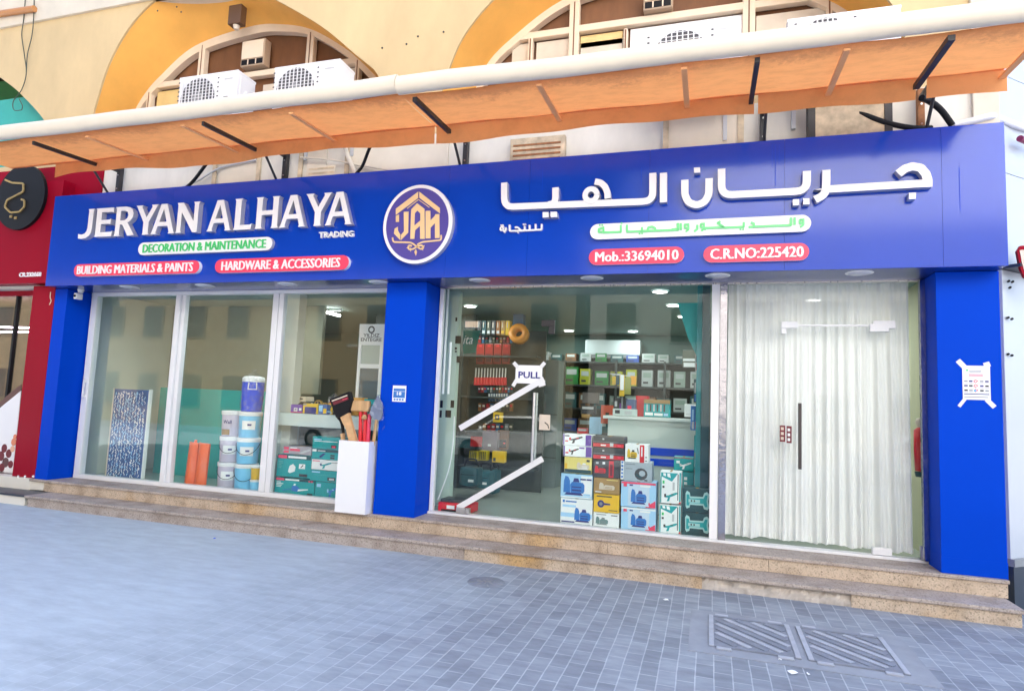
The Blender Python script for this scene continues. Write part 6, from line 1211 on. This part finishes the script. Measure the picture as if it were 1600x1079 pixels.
b_ = [spot(u, v, -.002) for u, v in ((1593, 391), (1630, 388), (1630, 440), (1602, 428), (1597, 412))]; MB().prism([(p.x, p.z) for p in b_][::-1], -.001, -.006, PALEP).build('face', rs_)
p = spot(1597, 218, .15); solo(MB().cyl((p.x-.03, .12, p.z), (p.x+.15, .3, p.z), .03, .03, mat('plum', (.22, .02, .08), .5), 12), 'stub_pipe', 'short plum coloured pipe stub on the pale wall at right edge', 'pipe')

# ------------------------------------------------------------------ the far side of the street, which the glass and the sign mirror
def facade(x0, x1, y, h, mw, label, fl, name='opposite_building', rows=None):
    t = thing(name, label, 'building', ((x0+x1)/2, y, -.3)); MB().box(x0, x1, y-8, y, -.34, h, mw).box(x0-.1, x1+.1, y-8.1, y+.12, h+.001, h+.35, mw).build('wall', t)
    n = int((x1-x0)/2.4)
    for r_ in range(fl):
        z0 = .6 if r_ == 0 else 1.0+3.0*r_
        wm = MB()
        for i in range(n):
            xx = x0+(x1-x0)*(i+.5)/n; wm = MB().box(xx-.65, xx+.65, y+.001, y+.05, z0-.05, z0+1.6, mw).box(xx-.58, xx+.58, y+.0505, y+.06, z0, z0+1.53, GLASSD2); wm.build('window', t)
    return t
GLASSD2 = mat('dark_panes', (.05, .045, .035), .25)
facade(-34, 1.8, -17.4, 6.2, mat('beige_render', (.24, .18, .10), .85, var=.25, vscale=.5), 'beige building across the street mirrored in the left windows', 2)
facade(-60, 2.6, -19.5, 26, mat('added_dark_block', (.008, .014, .03), .9, spec=.0), 'added dark block behind the beige building, darkening the sign reflection', 0)  # unseen block added to keep the left of the sign's reflection dark
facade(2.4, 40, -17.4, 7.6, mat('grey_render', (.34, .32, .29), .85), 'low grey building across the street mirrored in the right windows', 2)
facade(3, 44, -27, 30, mat('added_white_block', (.86, .85, .83), .85), 'added tall white block behind the low grey building, brightening the sign reflection', 2)  # unseen sunlit block added for a pale reflection on the sign's right
def car(x, y, paint, label, L=4.4):
    t = thing('parked_car', label, 'car', (x, y, -.42), 'cars parked along the far side')
    prof = [(-2.2, .30), (-2.22, .62), (-2.1, .82), (-1.15, .92), (-.55, 1.38), (.75, 1.43), (1.55, 1.02), (2.1, .96), (2.2, .66), (2.18, .30)]
    b = MB(); ws_ = [.80, .86, .86, .84, .66, .66, .80, .82, .86, .82]; V = []
    for s in (-1, 1):
        for (px, pz), w_ in zip(prof, ws_): V.append((x+px, y+s*w_, pz-.42))
    n = len(prof); b.add(V, [tuple(range(n)), tuple(range(2*n-1, n-1, -1))]+[(i, (i+1) % n, n+(i+1) % n, n+i) for i in range(n)], paint); b.build('body', t)
    g = MB()
    for s in (-1, 1): g.prism([(x-1.0, .53), (x-.52, .91), (x+.70, .95), (x+1.3, .60)], y+s*.80, y+s*.845, GLASSD2)
    g.build('window', t)
    for px in (-1.35, 1.35):
        for s in (-1, 1): w_ = MB().cyl((x+px, y+s*.66, -.10), (x+px, y+s*.88, -.10), .32, .32, BLACK, 24).build('wheel', t); MB().cyl((x+px, y+s*.881, -.10), (x+px, y+s*.888, -.10), .2, .2, STEEL, 20).build('rim', w_)
    for s in (-1, 1): MB().box(x+2.16, x+2.22, y+s*.62-.14, y+s*.62+.14, .20, .34, PWHITE, .01).build('headlight', t)
CARP = [mat('car_silver', (.55, .56, .58), .25, metal=.6, coat=1), mat('car_white', (.8, .8, .8), .25, coat=1), mat('car_grey', (.10, .11, .13), .25, coat=1)]
for i, (x, lab) in enumerate(((-4.5, 'silver car parked across the street, mirrored in the left window'), (1.2, 'white car parked across the street, mirrored by the doors'), (6.6, 'dark grey car parked across the street'), (12.5, 'silver car parked across the street at far right'))): car(x, -12.0, CARP[i % 3], lab)
